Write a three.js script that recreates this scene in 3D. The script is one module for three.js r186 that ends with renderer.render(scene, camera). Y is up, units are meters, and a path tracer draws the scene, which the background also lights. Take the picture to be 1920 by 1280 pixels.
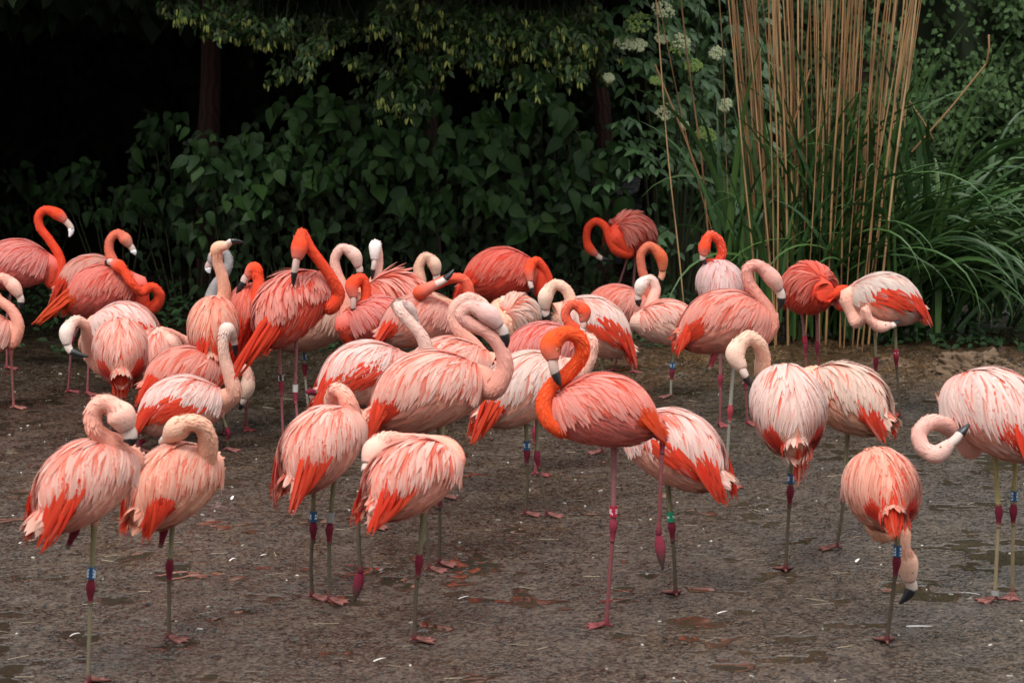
import * as THREE from 'three';
import { mergeGeometries } from 'three/addons/utils/BufferGeometryUtils.js';

// ------------------------------------------------------------------ camera, sky, sun, exposure
const W = 1920, H = 1280, FPX = 4000, CAM_H = 2.69;
const scene = new THREE.Scene();
const camera = new THREE.PerspectiveCamera(2 * Math.atan(640 / FPX) * 180 / Math.PI, 1024 / 682, 0.1, 400);
const PITCH = -Math.atan(570 / FPX);
camera.position.set(0, CAM_H, 0);
camera.rotation.set(PITCH, 0, 0);
camera.focus = 13.0;
camera.userData.fStop = 4.5;
camera.updateMatrixWorld(true);

const renderer = new THREE.WebGLRenderer({ antialias: true });
renderer.toneMapping = THREE.LinearToneMapping;
renderer.toneMappingExposure = 2.05;
renderer.shadowMap.enabled = true;
renderer.shadowMap.type = THREE.PCFSoftShadowMap;

{ // overcast sky: brighter towards the zenith, dim below the horizon
  const w = 64, h = 32, d = new Float32Array(w * h * 4);
  for (let y = 0; y < h; y++) {
    const el = ((y + 0.5) / h - 0.5) * Math.PI, s = Math.sin(el);
    const L = s > 0 ? 0.28 + 0.78 * s : 0.08;
    for (let x = 0; x < w; x++) { const i = (y * w + x) * 4; d[i] = L * 0.99; d[i + 1] = L; d[i + 2] = L * 1.03; d[i + 3] = 1; }
  }
  const t = new THREE.DataTexture(d, w, h, THREE.RGBAFormat, THREE.FloatType);
  t.mapping = THREE.EquirectangularReflectionMapping; t.magFilter = THREE.LinearFilter; t.minFilter = THREE.LinearFilter; t.needsUpdate = true;
  scene.background = t; scene.environment = t;
}
const sun = new THREE.DirectionalLight(new THREE.Color(1, 0.975, 0.94), 1.5);
sun.position.set(-5, 22, -1); sun.target.position.set(0, 0, -13); scene.add(sun, sun.target);
sun.castShadow = true; sun.shadow.radius = 34; sun.shadow.mapSize.set(4096, 4096);
Object.assign(sun.shadow.camera, { left: -14, right: 14, top: 16, bottom: -16, near: 1, far: 60 });

// ------------------------------------------------------------------ helpers
const V = (x, y, z) => new THREE.Vector3(x, y, z);
let seed = 1;
const srnd = (s) => { seed = s >>> 0; };
const rnd = () => { seed = (seed + 0x6d2b79f5) >>> 0; let t = Math.imul(seed ^ (seed >>> 15), 1 | seed); t = (t + Math.imul(t ^ (t >>> 7), 61 | t)) ^ t; return ((t ^ (t >>> 14)) >>> 0) / 4294967296; };
const rr = (a, b) => a + (b - a) * rnd();
const gs = () => (rnd() + rnd() + rnd() - 1.5) * 1.15;
const clamp = (x, a = 0, b = 1) => Math.min(b, Math.max(a, x));
const lerp = (a, b, t) => a + (b - a) * t;
const sm = (a, b, x) => { const t = clamp((x - a) / (b - a)); return t * t * (3 - 2 * t); };
const mixc = (a, b, t) => [lerp(a[0], b[0], t), lerp(a[1], b[1], t), lerp(a[2], b[2], t)];
const scl = (a, k) => [a[0] * k, a[1] * k, a[2] * k];
function ray(px, py) { return V((px - W / 2) / FPX, -(py - H / 2) / FPX, -1).applyEuler(camera.rotation); }
function at(px, py, D) { const r = ray(px, py), t = D / -r.z; return V(r.x * t, CAM_H + r.y * t, -D); }
function gnd(px, py, y = 0) { const r = ray(px, py), t = (y - CAM_H) / r.y; return V(r.x * t, y, r.z * t); }
const used = {};
function numbered(n) { const k = used[n] = (used[n] ?? -1) + 1; return k ? n + '_' + String(k).padStart(3, '0') : n; }
function tag(o, label, category, group, kind) {
  if (label) o.userData.label = label;
  if (category) o.userData.category = category;
  if (group) o.userData.group = group;
  if (kind) o.userData.kind = kind;
  return o;
}
function base(name, pos) { const g = new THREE.Group(); g.name = numbered(name); g.position.copy(pos); scene.add(g); return g; }
function mesh(name, geo, mat, parent) { const m = new THREE.Mesh(geo, mat); m.name = parent === scene ? numbered(name) : name; m.castShadow = m.receiveShadow = true; parent.add(m); return m; }

// tileable value noise
function lattice(n, s) { srnd(s); const a = new Float32Array(n * n); for (let i = 0; i < a.length; i++) a[i] = rnd(); return { n, a }; }
function vnoise(L, u, v) { // u, v in cells
  const n = L.n; let x0 = Math.floor(u), y0 = Math.floor(v); let fx = u - x0, fy = v - y0;
  fx = fx * fx * (3 - 2 * fx); fy = fy * fy * (3 - 2 * fy);
  x0 = ((x0 % n) + n) % n; y0 = ((y0 % n) + n) % n; const x1 = (x0 + 1) % n, y1 = (y0 + 1) % n, a = L.a;
  return (a[y0 * n + x0] * (1 - fx) + a[y0 * n + x1] * fx) * (1 - fy) + (a[y1 * n + x0] * (1 - fx) + a[y1 * n + x1] * fx) * fy;
}
function texture(n, fn, srgb, m = n) {
  const d = new Uint8Array(n * m * 4);
  for (let y = 0; y < m; y++) for (let x = 0; x < n; x++) {
    const c = fn(x / n, y / m, x, y), i = (y * n + x) * 4;
    if (typeof c === 'number') { d[i] = d[i + 1] = d[i + 2] = clamp(c) * 255; } else { d[i] = clamp(c[0]) * 255; d[i + 1] = clamp(c[1]) * 255; d[i + 2] = clamp(c[2]) * 255; }
    d[i + 3] = 255;
  }
  const t = new THREE.DataTexture(d, n, m); t.wrapS = t.wrapT = THREE.RepeatWrapping; t.magFilter = THREE.LinearFilter; t.minFilter = THREE.LinearMipmapLinearFilter; t.generateMipmaps = true;
  if (srgb) t.colorSpace = THREE.SRGBColorSpace; t.needsUpdate = true; return t;
}
// geometry from arrays
function geo(pos, idx, col, uv) {
  const g = new THREE.BufferGeometry();
  g.setAttribute('position', new THREE.Float32BufferAttribute(pos, 3));
  if (col) g.setAttribute('color', new THREE.Float32BufferAttribute(col, 3));
  g.setAttribute('uv', new THREE.Float32BufferAttribute(uv ?? new Array(pos.length / 3 * 2).fill(0), 2));
  g.setIndex(idx); g.computeVertexNormals(); return g;
}
// sweep: pts (Vector3[]), radii fn, colours; frames by parallel transport from a given up
function tube(pts, rad, colr, seg = 8, up0, capA = true, capB = true, Tfix = null) {
  const pos = [], idx = [], col = [], uv = []; const n = pts.length;
  let N = up0 ? up0.clone() : null, T = V(0, 0, 0), len = 0;
  for (let i = 0; i < n; i++) {
    T = pts[Math.min(i + 1, n - 1)].clone().sub(pts[Math.max(i - 1, 0)]).normalize();
    if (Tfix && i < Tfix.n) T = Tfix.T.clone();
    if (!N) N = Math.abs(T.y) < 0.9 ? V(0, 1, 0) : V(1, 0, 0);
    N.addScaledVector(T, -N.dot(T)).normalize();
    const B = T.clone().cross(N);
    if (i) len += pts[i].distanceTo(pts[i - 1]);
    const [a, b] = [].concat(rad(i / (n - 1), i)).length > 1 ? rad(i / (n - 1), i) : [rad(i / (n - 1), i), rad(i / (n - 1), i)];
    const c = colr(i / (n - 1), i);
    for (let j = 0; j <= seg; j++) {
      const t = j / seg * Math.PI * 2, ca = Math.cos(t) * a, sb = Math.sin(t) * b;
      pos.push(pts[i].x + N.x * ca + B.x * sb, pts[i].y + N.y * ca + B.y * sb, pts[i].z + N.z * ca + B.z * sb);
      const cc = typeof c === 'function' ? c(t) : c; col.push(cc[0], cc[1], cc[2]); uv.push(j / seg * 0.4, len);
    }
  }
  const w = seg + 1;
  for (let i = 0; i < n - 1; i++) for (let j = 0; j < seg; j++) { const a = i * w + j, b = a + w; idx.push(a, a + 1, b, b, a + 1, b + 1); }
  const cap = (i, p, flip) => { const k = pos.length / 3; pos.push(p.x, p.y, p.z); const q = i * w * 3; col.push(col[q], col[q + 1], col[q + 2]); uv.push(0, 0); for (let j = 0; j < seg; j++) flip ? idx.push(k, i * w + j, i * w + j + 1) : idx.push(k, i * w + j + 1, i * w + j); };
  if (capA) cap(0, pts[0], false); if (capB) cap(n - 1, pts[n - 1], true);
  const g = geo(pos, idx, col, uv);
  // smooth the seam
  const nn = g.attributes.normal; for (let i = 0; i < n; i++) { const a = i * w, b = a + seg; const v = V(nn.getX(a) + nn.getX(b), nn.getY(a) + nn.getY(b), nn.getZ(a) + nn.getZ(b)).normalize(); nn.setXYZ(a, v.x, v.y, v.z); nn.setXYZ(b, v.x, v.y, v.z); }
  return g;
}
function smoothPts(p, per) { const c = new THREE.CatmullRomCurve3(p, false, 'centripetal'); const out = []; const n = (p.length - 1) * per; for (let i = 0; i <= n; i++) out.push(c.getPoint(i / n)); return out; }

// ------------------------------------------------------------------ ground: wet trampled mud
const DETAIL = { x0: -7, x1: 7, z0: -25, z1: -7 };
const gh1 = lattice(64, 11), gh2 = lattice(64, 12), gh3 = lattice(64, 13);
function groundY(x, z) {
  const D = -z; let y = 0.012 * (vnoise(gh1, x * 1.1 + 9, z * 1.1 + 40) - 0.5) + 0.009 * (vnoise(gh2, x * 5 + 3, z * 5 + 7) - 0.5) + 0.006 * (vnoise(gh3, x * 13 + 1, z * 13) - 0.5);
  const rough = sm(16.2, 17.6, D + 0.5 * (vnoise(gh3, x * 0.9 + 5, 3) - 0.5));
  y += rough * (0.07 * (vnoise(gh3, x * 2.2, z * 2.2) - 0.3) + 0.05 * (vnoise(gh1, x * 6, z * 6) - 0.5) + 0.03 * (vnoise(gh2, x * 14, z * 14) - 0.5)) * (x > 0.4 ? 1 : 0.45);
  return y;
}
{
  const nx = 420, nz = 560, pos = [], col = [], uv = [], idx = [];
  const warp = (t, a, b, lo, hi) => t < 0.04 ? lerp(lo, a, t / 0.04) : t > 0.96 ? lerp(b, hi, (t - 0.96) / 0.04) : lerp(a, b, (t - 0.04) / 0.92);
  for (let j = 0; j <= nz; j++) for (let i = 0; i <= nx; i++) {
    const x = warp(i / nx, DETAIL.x0, DETAIL.x1, -150, 150), z = warp(j / nz, DETAIL.z0, DETAIL.z1, -220, 60);
    const D = -z, inside = x > -7.1 && x < 7.1 && D > 6.9 && D < 25;
    pos.push(x, inside ? groundY(x, z) : 0, z); uv.push(x, z);
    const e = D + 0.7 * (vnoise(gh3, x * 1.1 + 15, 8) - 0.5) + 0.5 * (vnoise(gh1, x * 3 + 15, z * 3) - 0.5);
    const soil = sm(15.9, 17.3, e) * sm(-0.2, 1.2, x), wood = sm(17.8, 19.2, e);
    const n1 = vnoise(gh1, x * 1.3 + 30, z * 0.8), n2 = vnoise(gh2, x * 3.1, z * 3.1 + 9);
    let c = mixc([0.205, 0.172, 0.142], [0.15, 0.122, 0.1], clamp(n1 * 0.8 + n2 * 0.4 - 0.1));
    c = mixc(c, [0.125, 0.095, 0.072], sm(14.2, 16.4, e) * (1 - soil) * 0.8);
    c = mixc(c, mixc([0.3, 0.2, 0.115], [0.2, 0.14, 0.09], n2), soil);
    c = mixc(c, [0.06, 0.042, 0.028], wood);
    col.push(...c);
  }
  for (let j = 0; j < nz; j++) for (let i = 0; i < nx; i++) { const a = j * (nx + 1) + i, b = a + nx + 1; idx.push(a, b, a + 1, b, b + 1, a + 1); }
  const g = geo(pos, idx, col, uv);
  const L = [8, 16, 32, 64, 128, 256, 512, 1024].map((n, i) => lattice(n, 100 + i));
  const P = 2048;
  // puddle mask and grain, both on a 7 m tile
  const pud = (u, v) => { u += 0.37; v += 0.21; const q = vnoise(L[1], u * 16, v * 16) * 0.16 + vnoise(L[2], u * 32, v * 32) * 0.34 + vnoise(L[3], u * 64, v * 64) * 0.32 + vnoise(L[4], u * 128, v * 128) * 0.18; return sm(0.61, 0.67, q + 0.10 * (vnoise(L[0], u * 8, v * 8) - 0.5)); };
  const grain = (u, v) => vnoise(L[4], u * 128, v * 128) * 0.1 + vnoise(L[5], u * 256, v * 256) * 0.2 + vnoise(L[6], u * 512, v * 512) * 0.36 + vnoise(L[7], u * 1024, v * 1024) * 0.34;
  const cm = texture(P, (u, v) => {
    const p = pud(u, v), gnz = grain(u, v); let k = 0.5 + (gnz - 0.5) * 2.1 + 0.22 * (vnoise(L[3], u * 64, v * 64) - 0.5);
    k = lerp(k, 0.4, p * 0.85);
    const h = vnoise(L[2], u * 32 + 7, v * 32 + 3);
    const sp = gnz < 0.25 ? 0.65 : gnz > 0.79 ? 1.4 : 1;
    return [clamp(k * 1.0 * sp, 0.06, 1) * lerp(1, 1.06, h), clamp(k * 0.97 * sp, 0.06, 1), clamp(k * 0.93 * sp, 0.06, 1) * lerp(1.03, 0.9, h)];
  }, false);
  const rm = texture(P, (u, v) => { const p = pud(u, v); const wet = vnoise(L[2], u * 32 + 11, v * 32 + 5); return lerp(0.17 + 0.24 * wet + 0.45 * (grain(u, v) - 0.5), 0.03, p); }, false);
  const bm = texture(P, (u, v) => { const p = pud(u, v); return lerp(0.35 + grain(u, v) * 0.65, 0.34, p); }, false);
  for (const t of [cm, rm, bm]) t.repeat.set(1 / 7, 1 / 7);
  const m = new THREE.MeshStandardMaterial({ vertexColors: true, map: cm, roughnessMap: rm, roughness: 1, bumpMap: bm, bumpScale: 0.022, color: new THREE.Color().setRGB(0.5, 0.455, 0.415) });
  const o = mesh('ground', g, m, scene); o.userData.kind = 'structure';
}

// ------------------------------------------------------------------ vegetation helpers
function leafGeo(len, wid, { n = 5, droop = 0.25, fold = 0.18, shape = 'heart', c0 = [1, 1, 1], c1 = [1, 1, 1] } = {}) { // along +y from 0, face +z
  const pos = [], idx = [], col = [], uv = [];
  for (let i = 0; i <= n; i++) {
    const t = i / n; let w = shape === 'heart' ? Math.pow(Math.sin(Math.PI * Math.pow(t, 0.62)), 0.85) * (1 - 0.25 * t) : shape === 'blade' ? 1 - Math.pow(t, 2.2) : Math.pow(Math.sin(Math.PI * Math.pow(t, 0.8)), 0.9);
    if (i === 0) w = shape === 'heart' ? 0.25 : shape === 'blade' ? 0.6 : 0.06; if (i === n) w = 0.0;
    w *= wid / 2; const y = t * len, z = -droop * len * t * t;
    pos.push(-w, y, z + fold * w, 0, y, z, w, y, z + fold * w);
    const c = mixc(c0, c1, t); for (let k = 0; k < 3; k++) col.push(...scl(c, k === 1 ? 1.15 : 1)); uv.push(0, t, 0.5, t, 1, t);
  }
  for (let i = 0; i < n; i++) { const a = i * 3; idx.push(a, a + 1, a + 3, a + 1, a + 4, a + 3, a + 1, a + 2, a + 4, a + 2, a + 5, a + 4); }
  return geo(pos, idx, col, uv);
}
const veinTex = texture(128, (u, v) => { const s = Math.abs(u - 0.5) * 2; const q = Math.abs((((v * 7 - s * 1.6) % 1) + 1) % 1 - 0.5); const vein = Math.max(s < 0.06 ? 1 : 0, q < 0.05 ? 0.6 : 0); return 0.78 + 0.22 * vein + 0.1 * (rnd() - 0.5); }, false);
const bladeTex = texture(64, (u) => 0.75 + 0.25 * Math.abs(Math.sin(u * 40)) + (Math.abs(u - 0.5) < 0.07 ? 0.25 : 0), false);
const leafMats = [[0.038, 0.094, 0.022], [0.033, 0.08, 0.02], [0.05, 0.112, 0.024], [0.03, 0.07, 0.022]].map((c) => new THREE.MeshPhysicalMaterial({ color: new THREE.Color().setRGB(...scl(c, 0.62)), map: veinTex, bumpMap: veinTex, bumpScale: 0.002, roughness: 0.55, specularIntensity: 0.3, side: THREE.DoubleSide }));
const innerMat = new THREE.MeshPhysicalMaterial({ color: new THREE.Color().setRGB(0.024, 0.048, 0.015), map: veinTex, roughness: 0.65, specularIntensity: 0.4, side: THREE.DoubleSide });
const bigLeaves = [0.13, 0.165, 0.2].flatMap((l) => [leafGeo(l, l * 0.78, { n: 6, droop: 0.2 }), leafGeo(l, l * 0.66, { n: 6, droop: 0.42, fold: 0.3 })]);
const barkL = lattice(16, 31);
const barkTex = texture(128, (u, v) => { const q = vnoise(barkL, u * 16, v * 8), c = Math.abs(Math.sin(u * 70 + q * 2.5)); return 0.35 + 0.65 * c * (0.6 + 0.4 * q); }, false);
function m4(p, dir, facing, s) { // leaf matrix: +y along dir, +z towards facing
  const y = dir.clone().normalize(), z = facing.clone().addScaledVector(y, -facing.dot(y)).normalize(), x = y.clone().cross(z);
  return new THREE.Matrix4().makeBasis(x, y, z).scale(V(s, s, s)).setPosition(p);
}
function instanced(name, g, mat, list, parent) {
  const o = new THREE.InstancedMesh(g, mat, list.length); o.name = name; o.castShadow = o.receiveShadow = true;
  list.forEach(([m, c], i) => { o.setMatrixAt(i, m); if (c) o.setColorAt(i, new THREE.Color().setRGB(c, c, c)); });
  parent.add(o); return o;
}
const barkMat = new THREE.MeshStandardMaterial({ color: new THREE.Color().setRGB(0.065, 0.027, 0.018), map: barkTex, bumpMap: barkTex, bumpScale: 0.02, roughness: 0.95 });
const stemMat = new THREE.MeshStandardMaterial({ color: new THREE.Color().setRGB(0.06, 0.07, 0.03), roughness: 0.8 });
const one = () => [1, 1, 1];

// ------------------------------------------------------------------ trees behind, with overhanging crowns
const crownLeaf = leafGeo(0.13, 0.085, { n: 3, droop: 0.25, shape: 'oval' });
const sprayLeaf = leafGeo(0.075, 0.034, { n: 3, droop: 0.3, shape: 'oval' });
const crownMat = new THREE.MeshPhysicalMaterial({ color: new THREE.Color().setRGB(0.045, 0.08, 0.028), roughness: 0.6, side: THREE.DoubleSide });
const sprayMat = new THREE.MeshPhysicalMaterial({ color: new THREE.Color().setRGB(0.05, 0.105, 0.024), roughness: 0.5, side: THREE.DoubleSide });
const seedMat = new THREE.MeshStandardMaterial({ color: new THREE.Color().setRGB(0.44, 0.53, 0.13), roughness: 0.6, side: THREE.DoubleSide });
const seedGeo = leafGeo(0.07, 0.018, { n: 3, droop: 0.3, shape: 'oval' });
function tree(px, D, r, label, { cx = 0, cz = 0, R = 3.2, y0 = 3.4, y1 = 7.5, n = 9000, ls = 1, sprays = [] }) {
  srnd(px * 7 + 5); const p = at(px, 300, D); p.y = 0; const t = base('tree', p); tag(t, label, 'tree');
  const pts = smoothPts([V(0, -0.1, 0), V(rr(-.05, .05), 1.2, 0), V(rr(-.1, .1), 2.6, 0), V(cx * 0.2, 4.2, cz * 0.2), V(cx * 0.5, 6.2, cz * 0.4)], 4);
  const tg = [tube(pts, (s) => r * (1.25 - 0.75 * s + 0.25 * Math.exp(-s * 14)), one, 12)];
  for (let i = 0; i < 6; i++) { const a = i * 1.05 + rr(0, 0.6), b = V(cx + Math.cos(a) * R * 0.7, rr(y0 + 0.5, y1 - 0.6), cz + Math.sin(a) * R * 0.7), s = pts[9 + (i % 5)]; tg.push(tube(smoothPts([s, s.clone().lerp(b, 0.5).add(V(0, 0.3, 0)), b], 4), (q) => r * 0.4 * (1 - 0.85 * q), one, 6)); }
  mesh('trunk', mergeGeometries(tg), barkMat, t);
  const list = []; const clumps = Array.from({ length: 60 }, () => { const a = rr(0, 6.28), q = Math.sqrt(rnd()); return V(cx + Math.cos(a) * q * R, rr(y0, y1), cz + Math.sin(a) * q * R); });
  for (let i = 0; i < n; i++) { const c = clumps[i % 60]; const q = V(c.x + gs() * 0.16 * R, Math.max(y0, c.y + gs() * 0.38), c.z + gs() * 0.16 * R); list.push([m4(q, V(gs(), -0.4 + gs() * 0.6, gs()), V(gs() * 0.5, 1, gs() * 0.5), rr(1.1, 2.1) * ls), rr(0.7, 1.2)]); }
  instanced('crown', crownLeaf, crownMat, list, t).userData.kind = 'stuff';
  if (sprays.length) { // low drooping twigs in view with hanging pale seed wings
    const ll = [], sl = [], tw = [];
    for (const [sx, sy, rx, ry, m, D2 = 20.2] of sprays) for (let i = 0; i < m; i++) {
      const q = at(sx + gs() * rx, sy + gs() * ry, D2 + gs() * 0.35).sub(p); const out = V(gs(), -0.5, rr(0.2, 1)).normalize();
      const e = q.clone().add(V(gs() * 0.1, -0.06, 0.1));
      if (i % 2 === 0) tw.push(tube([q.clone().add(V(gs() * 0.15, 0.2, -0.15)), q, e], (s) => 0.004 - 0.002 * s, one, 4));
      for (let k = 0; k < 7; k++) { const a = q.clone().lerp(e, rnd()); ll.push([m4(a.add(V(gs() * 0.05, gs() * 0.04, gs() * 0.05)), V(gs(), -0.5 + gs() * 0.5, gs() * 0.6 + 0.3), V(gs() * 0.5, 0.8, 0.7), rr(0.7, 1.35)), rr(0.3, 1.3)]); }
      if (rnd() < 0.55) for (let k = 0; k < 3; k++) sl.push([m4(e.clone().add(V(gs() * 0.025, -0.01, gs() * 0.02)), V(gs() * 0.35, -1, gs() * 0.3), V(gs() * 0.6, 0.3, 1), rr(0.8, 1.3)), rr(0.7, 1.2)]);
    }
    mesh('twigs', mergeGeometries(tw), stemMat, t).userData.kind = 'stuff';
    instanced('leaves', sprayLeaf, sprayMat, ll, t).userData.kind = 'stuff';
    instanced('seed_wings', seedGeo, seedMat, sl, t).userData.kind = 'stuff';
  }
}
tree(392, 22.2, 0.115, 'reddish brown trunk at the edge of the black shade, seeded leafy bough above', { cx: 0.0, cz: 1.4, R: 3.9, n: 17000, sprays: [[430, 30, 60, 26, 60], [510, 55, 50, 20, 45], [590, 85, 26, 20, 25], [640, 40, 60, 25, 35, 20.6], [350, 12, 40, 16, 20], [560, 125, 40, 18, 14], [700, 105, 40, 22, 20, 20.6]] });
tree(805, 22.0, 0.12, 'dark red brown trunk behind the middle bushes, drooping seed boughs above', { cx: -0.2, cz: 1.5, R: 3.4, n: 15000, sprays: [[860, 50, 90, 38, 150], [960, 60, 95, 36, 150], [1060, 60, 60, 40, 110], [745, 180, 42, 26, 60], [780, 20, 70, 25, 60], [920, 100, 40, 22, 40], [1070, 125, 22, 20, 24], [980, 140, 60, 22, 22], [800, 120, 40, 25, 22], [1110, 60, 30, 50, 60, 20.4]] });
tree(1128, 24.5, 0.1, 'slim dark tree trunk half hidden behind the cream flowered elder bush', { cx: -1.6, cz: -0.8, R: 2.4, y0: 3.5, n: 9000 });
tree(-70, 24.5, 0.16, 'thick trunk lost in the black shade farthest from the reeds', { cx: 0.2, cz: 2.4, R: 4.8, y0: 3.2, n: 22000 });
tree(1590, 24.5, 0.22, 'dark trunk standing behind the tall tan canes', { cx: 0.2, cz: -3.2, R: 3.0, y0: 3.6, n: 9000 });

// thicket that closes the view behind everything
function thicket(name, label, x0, x1, D, h, n, mat, g, big, turn = 0, xc = null) {
  srnd(Math.round(D * 77 + x0 * 13 + 900)); const c = V(xc ?? (x0 + x1) / 2, 0, -D), o = base(name, c); tag(o, label, name.includes('hedge') ? 'hedge' : 'thicket');
  o.rotation.y = turn; const w = (x1 - x0) / 2, pos = [], idx = [], N = 30, M = 14;
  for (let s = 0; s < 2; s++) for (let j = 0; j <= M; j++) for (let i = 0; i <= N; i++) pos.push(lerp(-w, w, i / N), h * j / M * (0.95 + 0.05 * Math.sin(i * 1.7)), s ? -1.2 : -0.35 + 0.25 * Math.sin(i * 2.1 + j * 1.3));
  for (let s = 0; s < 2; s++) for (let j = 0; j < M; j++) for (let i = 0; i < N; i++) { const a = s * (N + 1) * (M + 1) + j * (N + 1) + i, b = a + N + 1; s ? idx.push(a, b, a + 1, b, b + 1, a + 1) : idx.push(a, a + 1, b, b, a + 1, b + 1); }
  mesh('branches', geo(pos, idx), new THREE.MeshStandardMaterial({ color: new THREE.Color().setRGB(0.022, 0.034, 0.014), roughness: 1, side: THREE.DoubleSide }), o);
  const list = []; const cl = Array.from({ length: 700 }, () => [rr(-w, w), h * Math.pow(rnd(), 1.9), Math.pow(rnd(), 1.5) * 0.9]); for (let i = 0; i < n; i++) { if (i % 4) { const c = cl[i % 700]; list.push([m4(V(c[0] + gs() * 0.22, Math.max(0, c[1] + gs() * 0.2), -0.3 + c[2] + gs() * 0.14), V(gs(), -0.6 + gs() * 0.5, rr(0, 0.8)), V(gs() * 0.6, rr(0.2, 1), 1), rr(0.7, 1.3) * big), rr(0.6, 1.25)]); continue; } const yy = h * Math.pow(rnd(), 1.9); list.push([m4(V(rr(-w, w), yy, -0.35 + Math.abs(gs()) * 0.6), V(gs(), -0.6 + gs() * 0.5, rr(0, 0.8)), V(gs() * 0.6, rr(0.2, 1), 1), rr(0.7, 1.3) * big), rr(0.6, 1.25)]); }
  instanced('leaves', g, mat, list, o).userData.kind = 'stuff';
}
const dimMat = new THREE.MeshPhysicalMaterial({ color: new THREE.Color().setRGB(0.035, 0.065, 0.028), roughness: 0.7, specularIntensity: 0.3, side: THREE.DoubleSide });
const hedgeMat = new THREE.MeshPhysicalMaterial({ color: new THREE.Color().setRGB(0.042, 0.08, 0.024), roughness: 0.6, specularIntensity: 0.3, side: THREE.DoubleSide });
tree(-190, 29, 0.2, 'trunk at the frame edge, deep in the black wood', { cx: 2.6, R: 6.5, y0: 3.2, y1: 9, n: 10000, ls: 2.6 });
tree(1236, 29, 0.2, 'trunk behind the elder bush, deep in the wood', { cx: -2.6, R: 6, y0: 3.3, y1: 9, n: 10000, ls: 2.6 });
tree(-190, 38, 0.25, 'farthest trunk in the blackest part of the wood', { cx: 3, R: 8, y0: 3.3, y1: 10, n: 10000, ls: 3 });
tree(392, 37, 0.2, 'far trunk hidden behind the reddish brown one', { R: 8, y0: 3.3, y1: 10, n: 10000, ls: 3 });
tree(1236, 38, 0.25, 'far trunk behind the elder bush and hedge', { cx: -3, R: 7.5, y0: 3.3, y1: 10, n: 10000, ls: 3 });
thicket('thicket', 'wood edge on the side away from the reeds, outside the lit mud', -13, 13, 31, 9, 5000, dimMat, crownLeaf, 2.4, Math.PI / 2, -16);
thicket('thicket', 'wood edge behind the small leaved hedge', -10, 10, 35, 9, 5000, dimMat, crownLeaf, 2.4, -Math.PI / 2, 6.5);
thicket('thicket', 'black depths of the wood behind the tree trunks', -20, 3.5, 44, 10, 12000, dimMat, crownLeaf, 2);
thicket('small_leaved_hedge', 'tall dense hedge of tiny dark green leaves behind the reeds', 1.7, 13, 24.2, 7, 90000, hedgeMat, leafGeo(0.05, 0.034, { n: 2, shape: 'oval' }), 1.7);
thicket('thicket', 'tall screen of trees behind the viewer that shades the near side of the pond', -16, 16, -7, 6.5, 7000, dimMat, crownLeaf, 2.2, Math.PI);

// ------------------------------------------------------------------ broad leaved bushes
function bush(px, D, wpx, topPy, nl, ns, label, name = 'broadleaf_bush') {
  srnd(px * 31 + topPy); const p = at(px, 600, D); p.y = 0; const o = base(name, p); tag(o, label, 'bush', 'broad leaved bushes along the edge of the wood');
  const topY = at(px, topPy, D).y, w = wpx / FPX * D / 2; const stems = [], stuff = [];
  const spots = [];
  const nst = 9;
  for (let s = 0; s < nst; s++) {
    const x = lerp(-w, w, (s + 0.5) / nst) + gs() * 0.05, hh = topY * rr(0.6, 1.12) * (1 - 0.25 * Math.pow(Math.abs(x) / w, 2)), lean = rr(0.25, 0.65);
    const pts = smoothPts([V(x * 0.5, 0, -0.3), V(x * 0.8, hh * 0.5, -0.15), V(x, hh, lean * 0.4), V(x + gs() * 0.1, hh - 0.12, lean * 0.4 + 0.12)], 5);
    stems.push(tube(pts, (q) => 0.012 * (1 - 0.75 * q), one, 5));
    for (let k = 3; k < pts.length; k++) for (let q = 0; q < 3; q++) spots.push(pts[k].clone().add(V(gs() * 0.16, gs() * 0.1, rr(-0.1, 0.3))));
  }
  for (let i = 0; i < nl * 4; i++) spots.push(V(rr(-w, w) * 1.1, Math.pow(rnd(), 0.8) * topY * 0.92, rr(-0.75, 0.3)));
  mesh('stems', mergeGeometries(stems), stemMat, o);
  spots.sort((a, b) => b.z + 0.12 * b.y - a.z - 0.12 * a.y);
  spots.forEach((q, i) => {
    const M = m4(q, V(gs() * 0.75, -1 + Math.abs(gs()) * 0.9, rr(-0.1, 0.6)), V(gs() * 0.9, rr(0.1, 1.1), 0.8), rr(0.5, 1.2));
    if (i < nl) { const l = mesh('leaf', bigLeaves[(rnd() * 6) | 0], leafMats[(rnd() * 4) | 0], o); l.applyMatrix4(M); }
    else if (i < nl + ns) stuff.push([M, rr(0.7, 1.1)]);
  });
  if (stuff.length) instanced('inner_leaves', bigLeaves[1], innerMat, stuff, o).userData.kind = 'stuff';
}
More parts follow.
